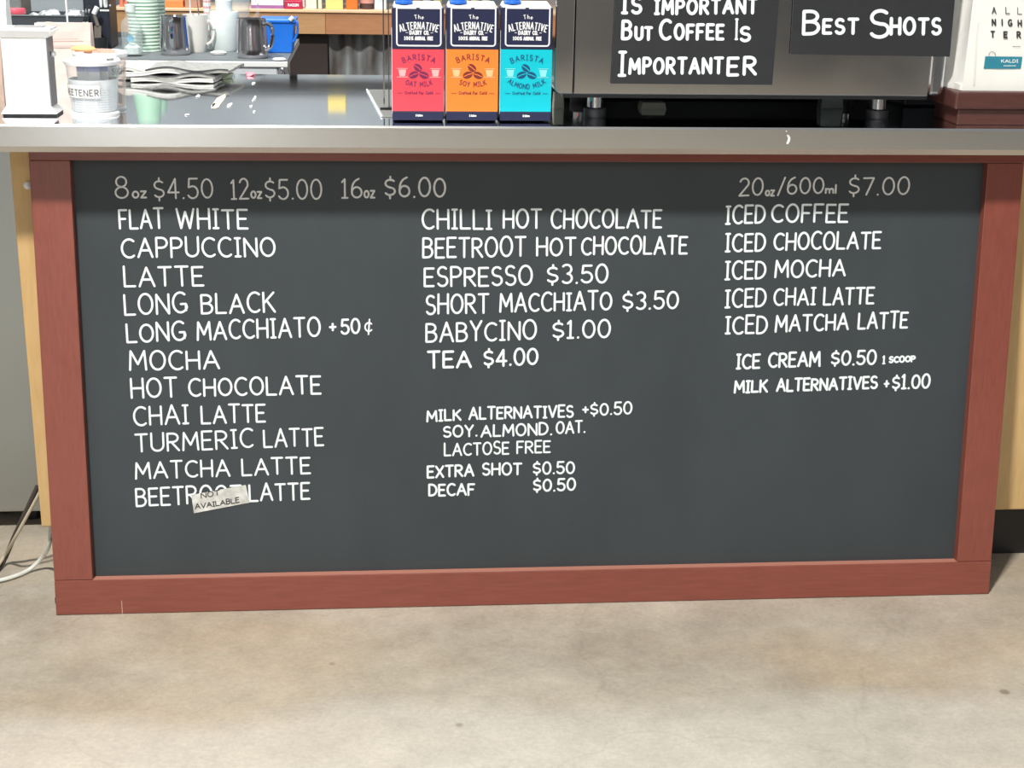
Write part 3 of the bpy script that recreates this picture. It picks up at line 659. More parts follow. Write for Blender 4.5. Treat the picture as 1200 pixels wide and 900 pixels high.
scrap('pink_wrapper', 293, 88.5, .022, .03, mat('pink_foil', (.75, .25, .32), .5), 'small pink wrapper at the back edge of the counter', 'wrapper', tall=.006)
scrap('green_wrapper', 260, 91, .05, .06, mat('pale_green_paper', (.52, .60, .42), .7), 'pale green paper scrap beside the end of the folded towel', 'wrapper', tall=.01)

# ================================================================== RIBBED MAT + MILK CARTONS
m0, m1 = atZ(430, 106, ZT), atZ(447, 137.5, ZT)
M_MAT = mat('ribbed_mat', (0.22, 0.225, 0.215), .55)
MRX = .006
rm = thing('ribbed_mat', (0, 0, ZT), 'thin grey ribbed rubber mat under the milk cartons', 'mat')
yf = m1.y; yb_ = m0.y; xl0, xl1 = m1.x, m0.x
MB().hexa([(xl0, yf, .0004), (MRX, yf, .0004), (MRX, yb_, .0004), (xl1, yb_, .0004), (xl0, yf, .0016), (MRX, yf, .0016), (MRX, yb_, .0016), (xl1, yb_, .0016)]).build('mat_base', M_MAT, rm)
rib = MB(); nr = 34
for i in range(nr):
    t_ = (i+.5)/nr; yy = yf+(yb_-yf)*t_; xx = xl0+(xl1-xl0)*t_+.004; rib.box(xx, MRX-.002, yy-.0022, yy+.0022, .0016, .0026)
o_ = rib.build('ribs', M_MAT, rm); o_['kind'] = 'stuff'
MB().tube([(xl0, yf, .002), (xl1, yb_, .002)], .0018, 6).build('pale_edge', M_WHITE, rm)
MNAVY = mat('carton_navy', (0.014, 0.018, 0.060), .35, coat=.15, var=.03); MWH = mat('carton_white', (.80, .82, .84), .35)
zc = ZT+.0027
def carton(x0, x1, band, dark, light, flavour, label):
    Yf = .053; p0 = atY(x0, 100, Yf); p1 = atY(x1, 100, Yf); wd = p1.x-p0.x; H = atY((x0+x1)/2, 9, Yf).z-zc; dp = .062
    t = thing('milk_carton', (p0.x, Yf, zc), label, 'carton', 'plant milk cartons on the counter')
    m = mat('carton_'+flavour, band, .3, coat=.3, var=.03)
    zr0, zr1 = H*.083, H*.635
    e = .0008
    MB().box(e, wd-e, 0, dp, 0, zr0).build('bottom_band', MNAVY, t, bevel=.0015)
    MB().box(e, wd-e, 0, dp, zr0, zr1).build('colour_band', m, t)
    MB().box(e, wd-e, 0, dp, zr1, H).build('top_band', MNAVY, t, bevel=.0015)
    MB().box(e-.0004, e+.0006, .002, dp-.002, H*.06, H*.80).build('side_panel', MWH, t)
    MB().hexa([(.003, .002, H), (wd-.003, .002, H), (wd-.003, dp, H), (.003, dp, H), (.006, .008, H+.004), (wd-.006, .008, H+.004), (wd-.006, dp-.01, H+.008), (.006, dp-.01, H+.008)]).build('top_fold', MWH, t, bevel=.001)
    MB().lathe([(.0155, 0), (.0155, .004), (.0135, .005), (.0135, .020), (.012, .0215), (0, .0215)], 28, (.022, .020, H+.0055)).build('screw_cap', mat('cap_blue', (0.03, 0.17, 0.72), .35), t, smooth=True)
    f = lambda u, v: (u*wd, -.0004, v*H)
    asp = H/wd
    # sheet with units of carton width
    fs = lambda u, v: (u*wd, -.0005, v*wd)
    k = Ink(fs); y0 = .668*asp; yt = 1.0*asp-.012
    pts = [(.10, yt), (.10, y0+.05)]+arc(.15, y0+.05, .05, .05, 180, 270, 4)+[(.86, y0)]+arc(.88, y0+.05, .05, .05, 270, 360, 4)+[(.93, yt)]
    k.stroke(pts, .028); k.stroke([(.1, yt), (.46, yt)], .02); k.stroke([(.54, yt), (.93, yt)], .02); k.build('white_outline', MWH, t)
    k = Ink(fs); c = .515
    k.arcword('The', c, .905*asp-.3, .3, 104, 74, .07, .012)
    k.arcword('ALTERNATIVE', c, .815*asp-1.15, 1.15, 107.5, 72.5, .125, .021)
    k.word('DAIRY', c-.18, .762*asp, c+.06, .762*asp, .088, .020, up=(0, 1), gap=.35); k.word('CO.', c+.09, .762*asp, c+.20, .762*asp, .088, .020, up=(0, 1), gap=.3)
    k.stroke([(.27, .782*asp), (.31, .782*asp)], .010); k.stroke([(.74, .782*asp), (.78, .782*asp)], .010)
    k.word('100%', c-.28, .715*asp, c-.10, .715*asp, .075, .017, up=(0, 1), gap=.4); k.word('ANIMAL', c-.08, .715*asp, c+.13, .715*asp, .075, .017, up=(0, 1), gap=.4); k.word('FREE', c+.16, .715*asp, c+.27, .715*asp, .075, .017, up=(0, 1), gap=.4)
    k.build('brand_lettering', MWH, t)
    k = Ink(fs); cyy = .432*asp
    k.arcword('BARISTA', c, 1.15-.68, .68, 115.5, 64.5, .095, .015)
    M_PR = mat('print_'+flavour, dark, .5); k.build('arched_lettering', M_PR, t); k = Ink(fs)
    nm = flavour.upper()+' MILK'; sp_, ra_ = (21, .72) if flavour != 'almond' else (36, .62)
    k.arcword(nm, c, (.64 if flavour != 'almond' else .61)+ra_, ra_, 270-sp_, 270+sp_, .085, .015, inward=True)
    k.build('flavour_lettering', M_PR, t); k = Ink(fs)
    k.word('Crafted For Cafe', c-.27, .235*asp, c+.27, .235*asp, .058, .011, up=(0, 1), gap=.3)
    k.stroke([(c+.252, .235*asp+.046), (c+.268, .235*asp+.058)], .009)
    k.stroke([(.11, .246*asp), (.20, .246*asp)], .009); k.stroke([(.83, .246*asp), (.92, .246*asp)], .009)
    k.build('tagline_lettering', M_PR, t)
    k = Ink(fs)
    for (ax, ay, ro) in ((-.02, .085, -.65), (-.10, -.048, .35), (.095, -.052, -.35)): k.disc(c+ax, cyy+ay, .094 if ay < 0 else .090, .064, ro)
    k.build('coffee_beans', mat('bean_'+flavour, tuple(x*.8 for x in dark), .5), t)
    k = Ink(lambda u, v: (u*wd, -.0009, v*wd))
    for (ax, ay, ro) in ((-.02, .085, -.65), (-.10, -.048, .35), (.095, -.052, -.35)):
        k.stroke([(c+ax-.075*math.cos(ro)+.01*math.sin(ro), cyy+ay-.075*math.sin(ro)), (c+ax, cyy+ay+.006), (c+ax+.075*math.cos(ro), cyy+ay+.075*math.sin(ro))], .016)
    k.build('bean_creases', m, t)
    for cx_ in (.20, .83):
        k = Ink(fs)
        w2 = .10; k.stroke([(cx_-w2, cyy+.07), (cx_+w2, cyy+.07)], .012); k.stroke([(cx_-w2, cyy-.09), (cx_+w2, cyy-.09)], .012)
        k.poly([(cx_-.075, cyy+.05), (cx_+.075, cyy+.05), (cx_+.05, cyy-.075), (cx_-.05, cyy-.075)])
        k.build('cup_emblem', mat('pale_'+flavour, light, .5), t)
    k = Ink(fs); k.word('1 Litre'.replace('L', 'L'), .45, .035*asp, .59, .035*asp, .045, .016, up=(0, 1)); k.build('volume_print', MWH, t)
carton(459.2, 520.7, (0.78, 0.068, 0.10), (0.22, 0.02, 0.10), (0.95, .42, .42), 'oat', 'red oat milk carton, leftmost of the three cartons on the counter')
carton(522.3, 584, (0.90, 0.235, 0.035), (0.25, 0.03, 0.03), (0.96, .5, .25), 'soy', 'orange soy milk carton between the red and turquoise ones')
carton(585.5, 646.6, (0.0, 0.53, 0.64), (0.0, 0.08, 0.22), (.25, .78, .82), 'almond', 'turquoise almond milk carton beside the coffee machine')
# thin metal stand behind the red carton
p = atZ(452, 131, ZT)
st = thing('wire_stand', (p.x, p.y+.01, ZT+.0028), 'thin dark metal stand behind the left edge of the red carton', 'stand')
MB().box(-.010, .012, -.003, .0, 0, .004).build('foot', M_BLACK, st); MB().box(-.004, -.0015, 0, .02, .004, .27).build('upright', M_CHROME, st); MB().box(.0055, .0075, 0, .02, .004, .27).build('upright', mat('dark_steel', (.12, .12, .12), .3, .8), st)
MB().box(-.006, .03, 0, .02, .27, .274).build('crossbar', M_CHROME, st)

# ================================================================== COFFEE MACHINE
YM = .075
ml = atY(649, 111, YM); mr_ = atY(1106, 111, YM); zb = atY(800, 111, YM).z
cm = thing('espresso_machine', (ml.x, YM, ZT), 'large polished steel espresso machine seen from behind, carrying two handwritten black signs', 'coffee machine')
W = mr_.x-ml.x; zb -= ZT; sx_ = atY(672, 100, YM).x-ml.x
def roundbox(x0, x1, y0, y1, z0, z1, r, rl=True, rr=True):
    pts = []
    pts += arc(x0+r, z0+r, r, r, 180, 270, 6) if rl else [(x0, z0)]
    pts += arc(x1-r, z0+r, r, r, 270, 360, 6) if rr else [(x1, z0)]
    pts += [(x1, z1), (x0, z1)]; n = len(pts)
    return MB().add([(a, y0, b) for a, b in pts]+[(a, y1, b) for a, b in pts], [tuple(range(n)), tuple(range(n, 2*n))[::-1]]+[(i, (i+1) % n, (i+1) % n+n, i+n) for i in range(n)])
roundbox(0, sx_-.0008, 0, .66, zb, .46, .014, True, False).build('left_panel', M_MACH, cm, bevel=.002)
roundbox(sx_+.0008, W-.030, 0, .66, zb, .46, .014, False, False).build('rear_panel', M_MACH, cm, bevel=.0015)
roundbox(W-.0295, W, .002, .66, zb, .46, .012, False, True).build('chrome_corner', M_CHROME, cm, bevel=.008, seg=3)
MB().box(.02, W-.02, .03, .64, zb-.010, zb-.0005).build('underside', M_BLACK, cm)
MB().box(.03, W-.015, .30, .64, .003, zb-.011).build('shade_block', M_BLACK, cm)  # black block added to keep the steel under the machine dark
for lx, yy in ((697, .055), (1028, .055)):
    q = atY(lx, 130, YM+yy).x-ml.x
    for yo in (yy, .26):
        lg = MB().lathe([(.0145, .014), (.0145, zb-.0105)], 24, (q, yo, 0)).build('leg', M_CHROME, cm, smooth=True)
        f_ = MB().lathe([(.020, 0), (.021, .003), (.021, .016), (.017, .018), (0, .018)], 24, (q, yo, 0)).build('rubber_foot', M_BLACK, lg, smooth=True)
# things under the machine
for (x_, y_, w_, d_2, h_, c_, lb) in [(655, 118, .02, .03, .03, (.42, .40, .30), 'small cream tub under the left end of the espresso machine'), (766, 122, .05, .04, .012, (.55, .56, .46), 'folded pale slip of paper lying under the espresso machine'), (975, 118, .045, .03, .034, (.26, .30, .27), 'grey green carton under the espresso machine by its right leg')]:
    p = atZ(x_, 128, ZT)
    tag(MB().hexa(frus(-w_/2, w_/2, 0, d_2, 0, -w_/2*.85, w_/2*.9, 0.004, d_2, h_)).build('small_carton', mat('under_%d' % x_, c_, .6), loc=(p.x, min(max(p.y, .16), .30), ZT), bevel=.001), lb, 'packet')
kb = thing('gap_shade_box', (mr_.x+.006, .30, ZT), 'low black box added to darken the counter between the espresso machine and the riser', 'box')  # added so the gap beside the machine mirrors dark
MB().box(0, .16, 0, .18, .003, .10).build('box_body', M_BLACK, kb, bevel=.004)
MB().box(-.002, .162, -.002, .182, .1003, .108).build('rim', M_BLACK, kb, bevel=.002)
# signs
M_CARD = mat('black_card', (0.022, 0.024, 0.028), .45, var=.1)
def sign(corn, words, label):
    Y = YM-.006; a = [atY(x, y, Y) for x, y in corn]; b = [v+Vector((0, .0022, 0)) for v in a]
    # extend upwards along the side edges to the sign's true top (above the frame)
    o = MB().hexa([a[3], a[2], b[2], b[3], a[0], a[1], b[1], b[0]]).build('handwritten_sign', M_CARD)
    tag(o, label, 'sign')
    ik = Ink(lambda u, v: atY(u, v, Y-.0006))
    for wd in words: ik.word(*wd[:6], wd[6]*.84, up=(.03, -1), gap=.34, jit=.06)
    ik.build('lettering', M_CHALK, o); return o
sign([(724, -62), (918, -60), (905, 99.5), (716, 98)],
     [('IS', 727.5, 17, 752.5, 17, 22, 4.6), ('IMPORTANT', 766, 18, 888, 17, 20, 4.4), ('B', 727.5, 47.5, 741, 47.5, 24, 4.6), ('UT', 743, 47.5, 765, 48, 18, 4.4), ('C', 771.5, 48, 787, 48, 26, 4.6), ('OFFEE', 789, 47.8, 849, 47.5, 20, 4.4),
      ('I', 860.5, 47.5, 865, 47.5, 25, 3), ('S', 866, 49.5, 880, 49.5, 20, 4.4), ('I', 723.5, 90.5, 734, 90.5, 30, 4.4), ('MPORTANT', 736, 88, 848, 87, 21, 4.4), ('ER', 851, 89.5, 887, 89, 24, 4.6)],
     'black sign on the espresso machine with white handwriting ending IMPORTANTER')
sign([(934, -70), (1125, -68), (1113, 66.5), (926, 63.5)],
     [('B', 939.5, 41.5, 961, 41, 29.5, 4.8), ('EST', 963, 41, 1006.5, 41, 20, 4.6), ('S', 1017.5, 45.5, 1043, 45, 36, 5), ('HOTS', 1042, 42, 1103.5, 41.5, 22, 4.8)],
     'black sign on the espresso machine with white handwriting reading BEST SHOTS')

# ================================================================== RISER + COFFEE BAG
p0 = atZ(1121, 146.5, ZT); YR = p0.y
rs = thing('display_riser', (p0.x, YR, ZT), 'two-tier dark red-brown wooden riser at the right end of the counter', 'riser')
z1 = atY(1150, 128, YR).z-ZT
MB().box(0, .32, 0, .12, 0, z1).build('lower_tier', M_RISER, rs, bevel=.002)
z2 = atY(1150, 107.5, YR-.004).z-ZT
MB().box(-.010, .33, -.008, .13, z1+.0003, z2).build('upper_tier', M_RISER, rs, bevel=.004)
YBG = YR+.006; q0 = atY(1127, 107, YBG); q1 = atY(1213, 107, YBG); zbg = ZT+z2
bw = q1.x-q0.x; M_BAGW = mat('white_coated_bag', (0.84, 0.85, 0.81), .38, var=.03, scale=12, bump=.5); M_BAGS = mat('bag_gusset', (0.74, 0.74, 0.71), .45, var=.05, scale=12, bump=.5)
cbg = thing('coffee_bag', (q0.x, YBG, zbg), 'white bag of coffee beans with a teal label standing on the wooden riser', 'bag')
Hb = .27; dpb = .085
grid = []
rnd = random.Random(3)
for i in range(13):
    z = Hb*i/12; tp = 1-.05*(i/12); bul = 0.0
    grid.append([(bw*.5+(u-.5)*bw*tp+.004*(i/12), -bul*math.sin(math.pi*u)+.012*(i/12)**2+(rnd.random()-.5)*.0012, z+.0005) for u in [k/8 for k in range(9)]])
MB().sheet(grid, (0, .0012, 0)).build('front_panel', M_BAGW, cbg, smooth=True)
gl = []; 
for i in range(13):
    z = Hb*i/12; xf = grid[i][0]; xin = .012*(i/12)
    gl.append([(xf[0], xf[1]+.0012, z+.0005), (xf[0]-.004+xin*1.6, dpb*.28, z+.0005), (xf[0]-.008+xin*2.2, dpb*.55, z+.0005), (xf[0]-.018+xin*1.5, dpb*.8, z+.0005), (xf[0]-.020+xin, dpb, z+.0005)])
MB().sheet(gl, (.0012, 0, 0)).build('side_gusset', M_BAGS, cbg, smooth=True)
MB().sheet([[(bw-p[0]+.004*(i/12)*2, p[1], p[2]) for p in gl[i]] for i in range(13)], (-.0012, 0, 0)).build('side_gusset', M_BAGS, cbg, smooth=True)
MB().sheet([[(-.018+(bw+.036)*u, dpb-.012*(i/12)+.0005, Hb*i/12+.0005) for u in (0, .5, 1)] for i in range(13)], (0, .0012, 0)).build('back_panel', M_BAGS, cbg, smooth=True)
MB().box(-.004, bw+.004, .002, dpb-.002, .001, .012).build('bag_base', M_BAGW, cbg)
MB().sheet([[(.012+(bw-.020)*u, .012+(dpb-.03)*v, Hb) for u in (0, .5, 1)] for v in (0, .5, 1)], (0, 0, .001)).build('top_fold', M_BAGW, cbg)
def fb(x, y, d):
    p = atY(x, y, YBG); z = p.z-zbg; return (p.x-q0.x, .012*(max(0, z)/Hb)**2-.0008-d*.6, z)
MB().add([fb(1140, 100, 0), fb(1141.5, 75, 0), fb(1143, 50, 0), fb(1146, 27, 0), fb(1148, 27, 0), fb(1145.5, 50, 0), fb(1144, 75, 0), fb(1142.2, 100, 0)], [tuple(range(8))]).build('crease', M_BAGS, cbg)
ik = Ink(lambda u, v: fb(u, v, .0005))
ik.poly([(1152.5, 80.5), (1196, 80.5), (1198, 66.5), (1154.5, 66)]); ik.build('teal_label', mat('teal_print', (0.03, 0.23, 0.32), .4), cbg)
ik = Ink(lambda u, v: fb(u, v, .001)); ik.word('KALDI', 1173, 73.5, 1193, 73.5, 4, .7); ik.stroke([(1176, 77), (1190, 77)], .7); ik.build('label_print', M_CHALK, cbg)
ik = Ink(lambda u, v: fb(u, v, .0007))
for (c, x, y, s_) in [('A', 1165.5, 16.5, 1.1), ('L', 1181.5, 16.5, 1), ('L', 1195.5, 17, .8), ('N', 1165, 30.5, 1.7), ('I', 1174.7, 30.5, 1.7), ('G', 1184, 31, 1.6), ('H', 1195.3, 31.5, 1.7), ('T', 1163.5, 44.5, 1.8), ('E', 1178.5, 45, 1.8), ('R', 1194, 45, 1.6)]:
    wdt = {'I': 1.8}.get(c, 5.4)
    if c == 'I': ik.stroke([(x, y-.8), (x, y-7.5)], s_)
    else: ik.word(c, x-wdt/2, y, x+wdt/2, y, 8.5, s_)
ik.stroke([(1186.5, 54.5), (1195.5, 54.5)], .5); ik.stroke(arc(1162.5, 65, 4, 4.5, 180, 360, 6), .5)
ik.build('bag_lettering', M_INK, cbg)

# ================================================================== BAR BENCH BEHIND
YBE = 1.35; ZB = atY(200, 70, YBE).z; xbr = atY(337, 75, YBE).x
be = thing('back_bench', (0, YBE, 0), 'white-fronted work bench with a dark top across the aisle', 'bench')
MB().box(-2.4, xbr-.028, .006, .60, .08, ZB-.018).build('white_cabinet', M_ENAMEL, be, bevel=.002)
MB().box(-2.4, xbr, 0, .62, ZB-.017, ZB-.003).build('white_top_edge', M_WHITE, be, bevel=.002)
MB().box(-2.4, xbr, .006, .62, ZB-.003, ZB).build('dark_top_sheet', M_RUBBER, be)
MB().lathe([(.016, .08), (.016, ZB-.03), (.013, ZB-.0175)], 20, (xbr-.016, .02, 0)).build('corner_post', M_CHROME, be, smooth=True)
MB().lathe([(.017, 0), (.018, .002), (.014, .005), (0, .006)], 20, (xbr-.022, .018, ZB)).build('corner_cap', M_WHITE, be, smooth=True)

def base(x, y): p = atZ(x, y, ZB); return (p.x, p.y, ZB)
def scl(p): return FPX/((Vector(p)-CAM).dot(FWD))
def pitcher(x, y, wb_, wt_, ytop, ang, label, grp):
    b = base(x, y); s_ = scl(b); r0 = wb_/2/s_; r1 = wt_/2/s_; b = (b[0], b[1]+r0, b[2]); H = atY(x, ytop, b[1]).z-ZB
    t = thing('milk_pitcher', b, label, 'pitcher', grp, rz=ang)
    pr = [(0, 0), (r0*.90, .0), (r0*.98, .004), (r0, .012), (r0*.99, H*.25), (r1*1.03, H*.75), (r1, H-.002), (r1*1.02, H), (r1*.97, H), (r1*.96, H*.75), (r0*.95, H*.2), (0, .006)]
    mb = MB().lathe(pr, 40)
    mb.v = [(v[0]*(1+(.20*max(0, math.cos(math.atan2(v[1], v[0]))-.8)*5*max(0, v[2]/H-.7)*3.3 if abs(v[0])+abs(v[1]) > 1e-6 else 0)), v[1], v[2]) for v in mb.v]
    mb.build('body', M_JUG, t, smooth=True)
    hp = [(-r1*.98, 0, H*.86), (-r1-.008, 0, H*.88), (-r1-.019, 0, H*.82), (-r1-.022, 0, H*.6), (-r1-.016, 0, H*.34), (-r0*.97, 0, H*.22)]
    MB().tube(ctube(hp, 0, 5), .0055, 8, 1.0).build('handle', M_CHROME, t, smooth=True); return t
GP = 'steel milk pitchers on the back bench'
pitcher(203.5, 65.5, 35, 31, 18.5, math.radians(88), 'steel milk pitcher beside the green cups, handle towards the viewer', GP)
pitcher(295, 69.5, 37, 33, 21.5, math.radians(158), 'steel milk pitcher in front of the blue tub, handle to the right', GP)
# white mug
b = base(229, 62); s_ = scl(b); r0 = 15/s_; H = 43/s_
mg = thing('mug', (b[0], b[1]+r0, ZB), 'cream ceramic mug between the two steel pitchers with spoons standing in it', 'mug')
MB().lathe([(0, 0), (r0*.72, 0), (r0*.76, .003), (r0*.92, H*.4), (r0, H), (r0*.94, H), (r0*.86, H*.4), (0, .008)], 36).build('body', M_CERAMIC, mg, smooth=True)
MB().tube(ctube([(r0*.9, -.004, H*.78), (r0*1.15, -.006, H*.82), (r0*1.42, -.007, H*.62), (r0*1.28, -.006, H*.33), (r0*.85, -.004, H*.2)], 0, 6), .0042, 8).build('handle', M_CERAMIC, mg, smooth=True)
for k, (dx, tp, lb) in enumerate([(-.012, .075, 'thin white spoon handle rising from the cream mug, left one'), (.010, .06, 'thin steel spoon handle rising from the cream mug, right one')]):
    sp_ = tag(MB().tube([(dx*.3, .0, .01), (dx, 0, H*.95), (dx*.8+(-.003), 0, H+tp)], .0022, 6, 1.6).build('spoon', M_WHITE if k == 0 else M_CHROME, loc=(b[0], b[1]+r0, ZB)), lb, 'spoon')
# white tub and clear jug upended on it
b = base(262, 61); s_ = scl(b)
r0 = 17.5/s_; H = 45/s_
wt = thing('white_tub', (b[0]+.001, b[1]+r0, ZB), 'frosted white plastic canister between the mug and the right pitcher', 'canister')
MB().lathe([(0, 0), (r0*.84, 0), (r0*.90, .004), (r0*.97, H*.45), (r0, H*.9), (r0*.93, H), (0, H+.001)], 36).build('body', M_FROST, wt, smooth=True)
MB().lathe([(r0*.55, H+.001), (r0*.55, H+.03), (0, H+.03)], 24).build('lid_boss', M_FROST, wt, smooth=True)
cj = thing('clear_jug', (b[0]+.028, b[1]+r0+.055, ZB), 'clear plastic jug behind the white canister', 'jug')
MB().lathe([(0, 0), (.034, 0), (.036, .06), (.040, .155), (.038, .155), (.034, .06), (0, .004)], 32).build('jug_wall', M_CLEAR, cj, smooth=True)
MB().tube(ctube([(.038, 0, .14), (.058, 0, .135), (.060, 0, .10), (.05, 0, .085), (.036, 0, .08)], 0, 5), .005, 8).build('handle', M_CLEAR, cj, smooth=True)
# paper bag of striped straws
sb = thing('straw_bundle', (base(243, 60)[0]-.004, base(243, 60)[1]+.075, ZB), 'white bundle of pink striped straws behind the cream mug', 'straws')
for k in range(6):
    a = k*1.05; x_ = .006*math.cos(a); y_ = .006*math.sin(a)
    so = MB().tube([(x_*.6, y_*.6, 0), (x_*1.3, y_*1.3, .155)], .0035, 8).build('straw', M_WHITE, sb)
    for j in range(9):
        f_ = .1+j*.1; MB().lathe([(.0037, 0), (.0037, .005)], 8, (x_*(.6+.7*f_), y_*(.6+.7*f_), .155*f_)).build('stripe', mat('straw_pink', (.75, .35, .36), .5), so)
# crumpled tissue beside canister
tag(MB().lathe([(0, 0), (.016, .001), (.019, .006), (.010, .010), (0, .011)], 9, sx=1.2, sy=.7).build('tissue', M_PAPER, loc=(base(256, 64)[0], base(256, 64)[1]+.001, ZB)), 'small crumpled white tissue at the foot of the canister', 'tissue')
# blue tub
b = base(326, 62.5)
bt = thing('blue_tub', (b[0], b[1]+.01, ZB), 'bright blue plastic tub behind the right steel pitcher', 'tub')
M_BLUE = mat('blue_plastic', (0.015, 0.19, 0.80), .35)
s_ = scl(b); a0 = 16/s_; a1 = 20/s_; Hh = 38/s_
MB().hexa(frus(-a0, a0, 0, .09, 0, -a1, a1, -.008, .10, Hh)).build('tub_body', M_BLUE, bt, bevel=.003)
MB().box(-a1-.004, a1+.003, -.012, .104, Hh-.007, Hh+.002).build('rim', M_BLUE, bt, bevel=.002)
hd = MB().tube(ctube([(a1-.002, -.004, Hh-.008), (a1+.005, -.005, Hh-.004), (a1+.007, -.005, Hh-.03), (a1-.004, -.004, .03)], 0, 4), .0035, 8).build('bail_handle', M_BLUE, bt, smooth=True)
MB().tube([(a1-.012, -.013, Hh), (a1-.003, -.013, Hh+.008)], .006, 10).build('white_clip', M_WHITE, bt, smooth=True)
# takeaway cup stacks (upside down, nested)
ORD = ['lowest', 'second', 'third', 'fourth', 'fifth', 'sixth', 'seventh', 'eighth', 'ninth', 'tenth', 'eleventh', 'twelfth', 'thirteenth', 'fourteenth', 'fifteenth', 'sixteenth', 'seventeenth', 'eighteenth', 'nineteenth']
def cupstack(xc, yb_px, n, r, back, label, grp, which):
    b = base(xc, yb_px); b = (b[0], b[1]+r+back, ZB)
    M_MINT = mat('mint_paper', (0.42, 0.66, 0.50), .6, var=.05); M_RIM = mat('cup_rim_pale', (0.76, 0.86, 0.78), .5)
    root = thing('paper_cup', b, label, 'cup', grp)
    a_ = MB().lathe([(r*.97, .002), (r*.73, .085), (0, .085)], 28).build('cup_wall', M_MINT, root, smooth=True)
    c_ = MB().lathe([(r*.97, 0), (r*1.03, .0012), (r*1.03, .0045), (r*.965, .0055)], 28).build('rim', M_RIM, root, smooth=True)
    KIDS[root.name] = [a_, c_]
    for i in range(1, n):
        k = copy_tree(root); k['label'] = '%s cup from the bottom in the %s stack of upside-down mint cups' % (ORD[i], which); k.location = (b[0]+(random.random()-.5)*.0012, b[1], ZB+i*.0092)
cupstack(167.5, 61.5, 19, .0405, 0, 'lowest cup in the front stack of upside-down mint cups behind the clear bottle', 'mint cups in the front stack', 'front')
cupstack(172, 58, 18, .0405, .07, 'lowest cup in the rear stack of upside-down mint cups by the left pitcher', 'mint cups in the rear stack', 'rear')
# clear bottle
b = base(154, 66.5); s_ = scl(b); r0 = 12/s_
cbt = thing('clear_bottle', (b[0], b[1]+r0, ZB), 'clear plastic bottle with a blue badge in front of the mint cups', 'bottle')
MB().lathe([(0, 0), (r0*.9, 0), (r0, .004), (r0, .078), (r0*.9, .088), (r0*.5, .098), (r0*.48, .112), (r0*.44, .112), (r0*.46, .098), (r0*.95, .078), (r0*.95, .005), (0, .002)], 28).build('bottle_wall', M_CLEAR, cbt, smooth=True)
MB().lathe([(r0*.52, .1125), (r0*.52, .13), (0, .131)], 20).build('cap', M_FROST, cbt, smooth=True)
ik = Ink(cyl(r0*1.005, r0*1.005, .1)); ik.disc(0, .046, .0095, .0095); ik.build('badge', mat('badge_blue', (.22, .50, .68), .5), cbt)
MB().lathe([(0, .004), (r0*.85, .006), (r0*.8, .022), (r0*.4, .030), (0, .032)], 9).build('white_contents', M_FROST, cbt)
# utensils in a dark cup behind the pink bag
b = base(112, 60)
uc = thing('utensil_pot', (b[0], b[1]+.03, ZB), 'small dark pot behind the pink paper bag', 'pot')
MB().lathe([(0, 0), (.028, 0), (.030, .035), (.027, .035), (.025, .004), (0, .004)], 24).build('pot_wall', M_BLACK, uc, smooth=True)
M_TAUPE = mat('taupe_handle', (.16, .14, .12), .5)
def at_pot(x, y): p = atY(x, y, b[1]+.03); return Vector((p.x, 0, p.z))-Vector((b[0], 0, ZB))
u1 = thing('spatula', (b[0], b[1]+.03, ZB+.004), 'brown-bladed spatula with a pale handle leaning behind the pink bag', 'spatula')
pt = [at_pot(115, 55), at_pot(116, 32), at_pot(110, 18)]
MB().hexa([(pt[0].x-.010, -.001, 0.002), (pt[0].x+.008, -.001, .002), (pt[0].x+.008, .001, .002), (pt[0].x-.010, .001, .002), (pt[1].x-.012, -.001, pt[1].z), (pt[1].x+.006, -.001, pt[1].z), (pt[1].x+.006, .001, pt[1].z), (pt[1].x-.012, .001, pt[1].z)]).build('blade', M_TAUPE, u1)
MB().tube([(pt[1].x-.003, 0, pt[1].z), (pt[2].x, 0, pt[2].z)], .005, 8).build('neck', M_TAUPE, u1)
q2 = at_pot(114, 10); MB().tube([(pt[2].x, 0, pt[2].z), (q2.x, 0, q2.z)], .0068, 10).build('pale_handle', M_WHITE, u1, smooth=True)
u2 = thing('tongs', (b[0]-.006, b[1]+.018, ZB+.004), 'pair of pale tongs standing behind the pink paper bag', 'tongs')
for k in (-1, 1):
    qa, qb = at_pot(101+k*2, 27), at_pot(104+k*1.5, 12); MB().tube([(k*.004+.0, 0, .002), (qa.x+.006, 0, qa.z), (qb.x+.006, 0, qb.z)], .0035, 8, 1.3).build('arm', M_WHITE, u2, smooth=True)
MB().tube([(at_pot(102, 13).x+.006, 0, at_pot(102, 13).z), (at_pot(107, 9).x+.006, 0, at_pot(107, 9).z)], .004, 8).build('hinge', M_BLACK, u2)

# dark crate with clutter, far left of bench
YC = 1.58; c0 = atY(8, 34, YC); c1 = atY(103, 34, YC); zc1 = atY(60, 17.5, YC).z
cr = thing('black_crate', ((c0.x+c1.x)/2, YC, ZB), 'dark plastic crate standing on the back bench at far left', 'crate')
hw = (c1.x-c0.x)/2; hz = zc1-ZB
MB().box(-hw, hw, 0, .006, 0, hz-.004).build('front_wall', M_CRATE, cr); MB().box(-hw, hw, .18, .186, 0, hz-.004).build('back_wall', M_CRATE, cr)
MB().box(-hw, -hw+.006, .006, .18, 0, hz-.004).build('side_wall', M_CRATE, cr); MB().box(hw-.006, hw, .006, .18, 0, hz-.004).build('side_wall', M_CRATE, cr)
MB().box(-hw-.003, hw+.003, -.003, .004, hz-.004, hz).build('rim', M_RUBBER, cr, bevel=.001)
MB().box(-hw+.007, hw-.007, .007, .179, hz-.022, hz-.016).build('inner_tray', M_CRATE, cr)
M_FOIL = mat('crumpled_foil', (.72, .75, .76), .3, .7, scale=60, bump=1.0)
rnd = random.Random(12)
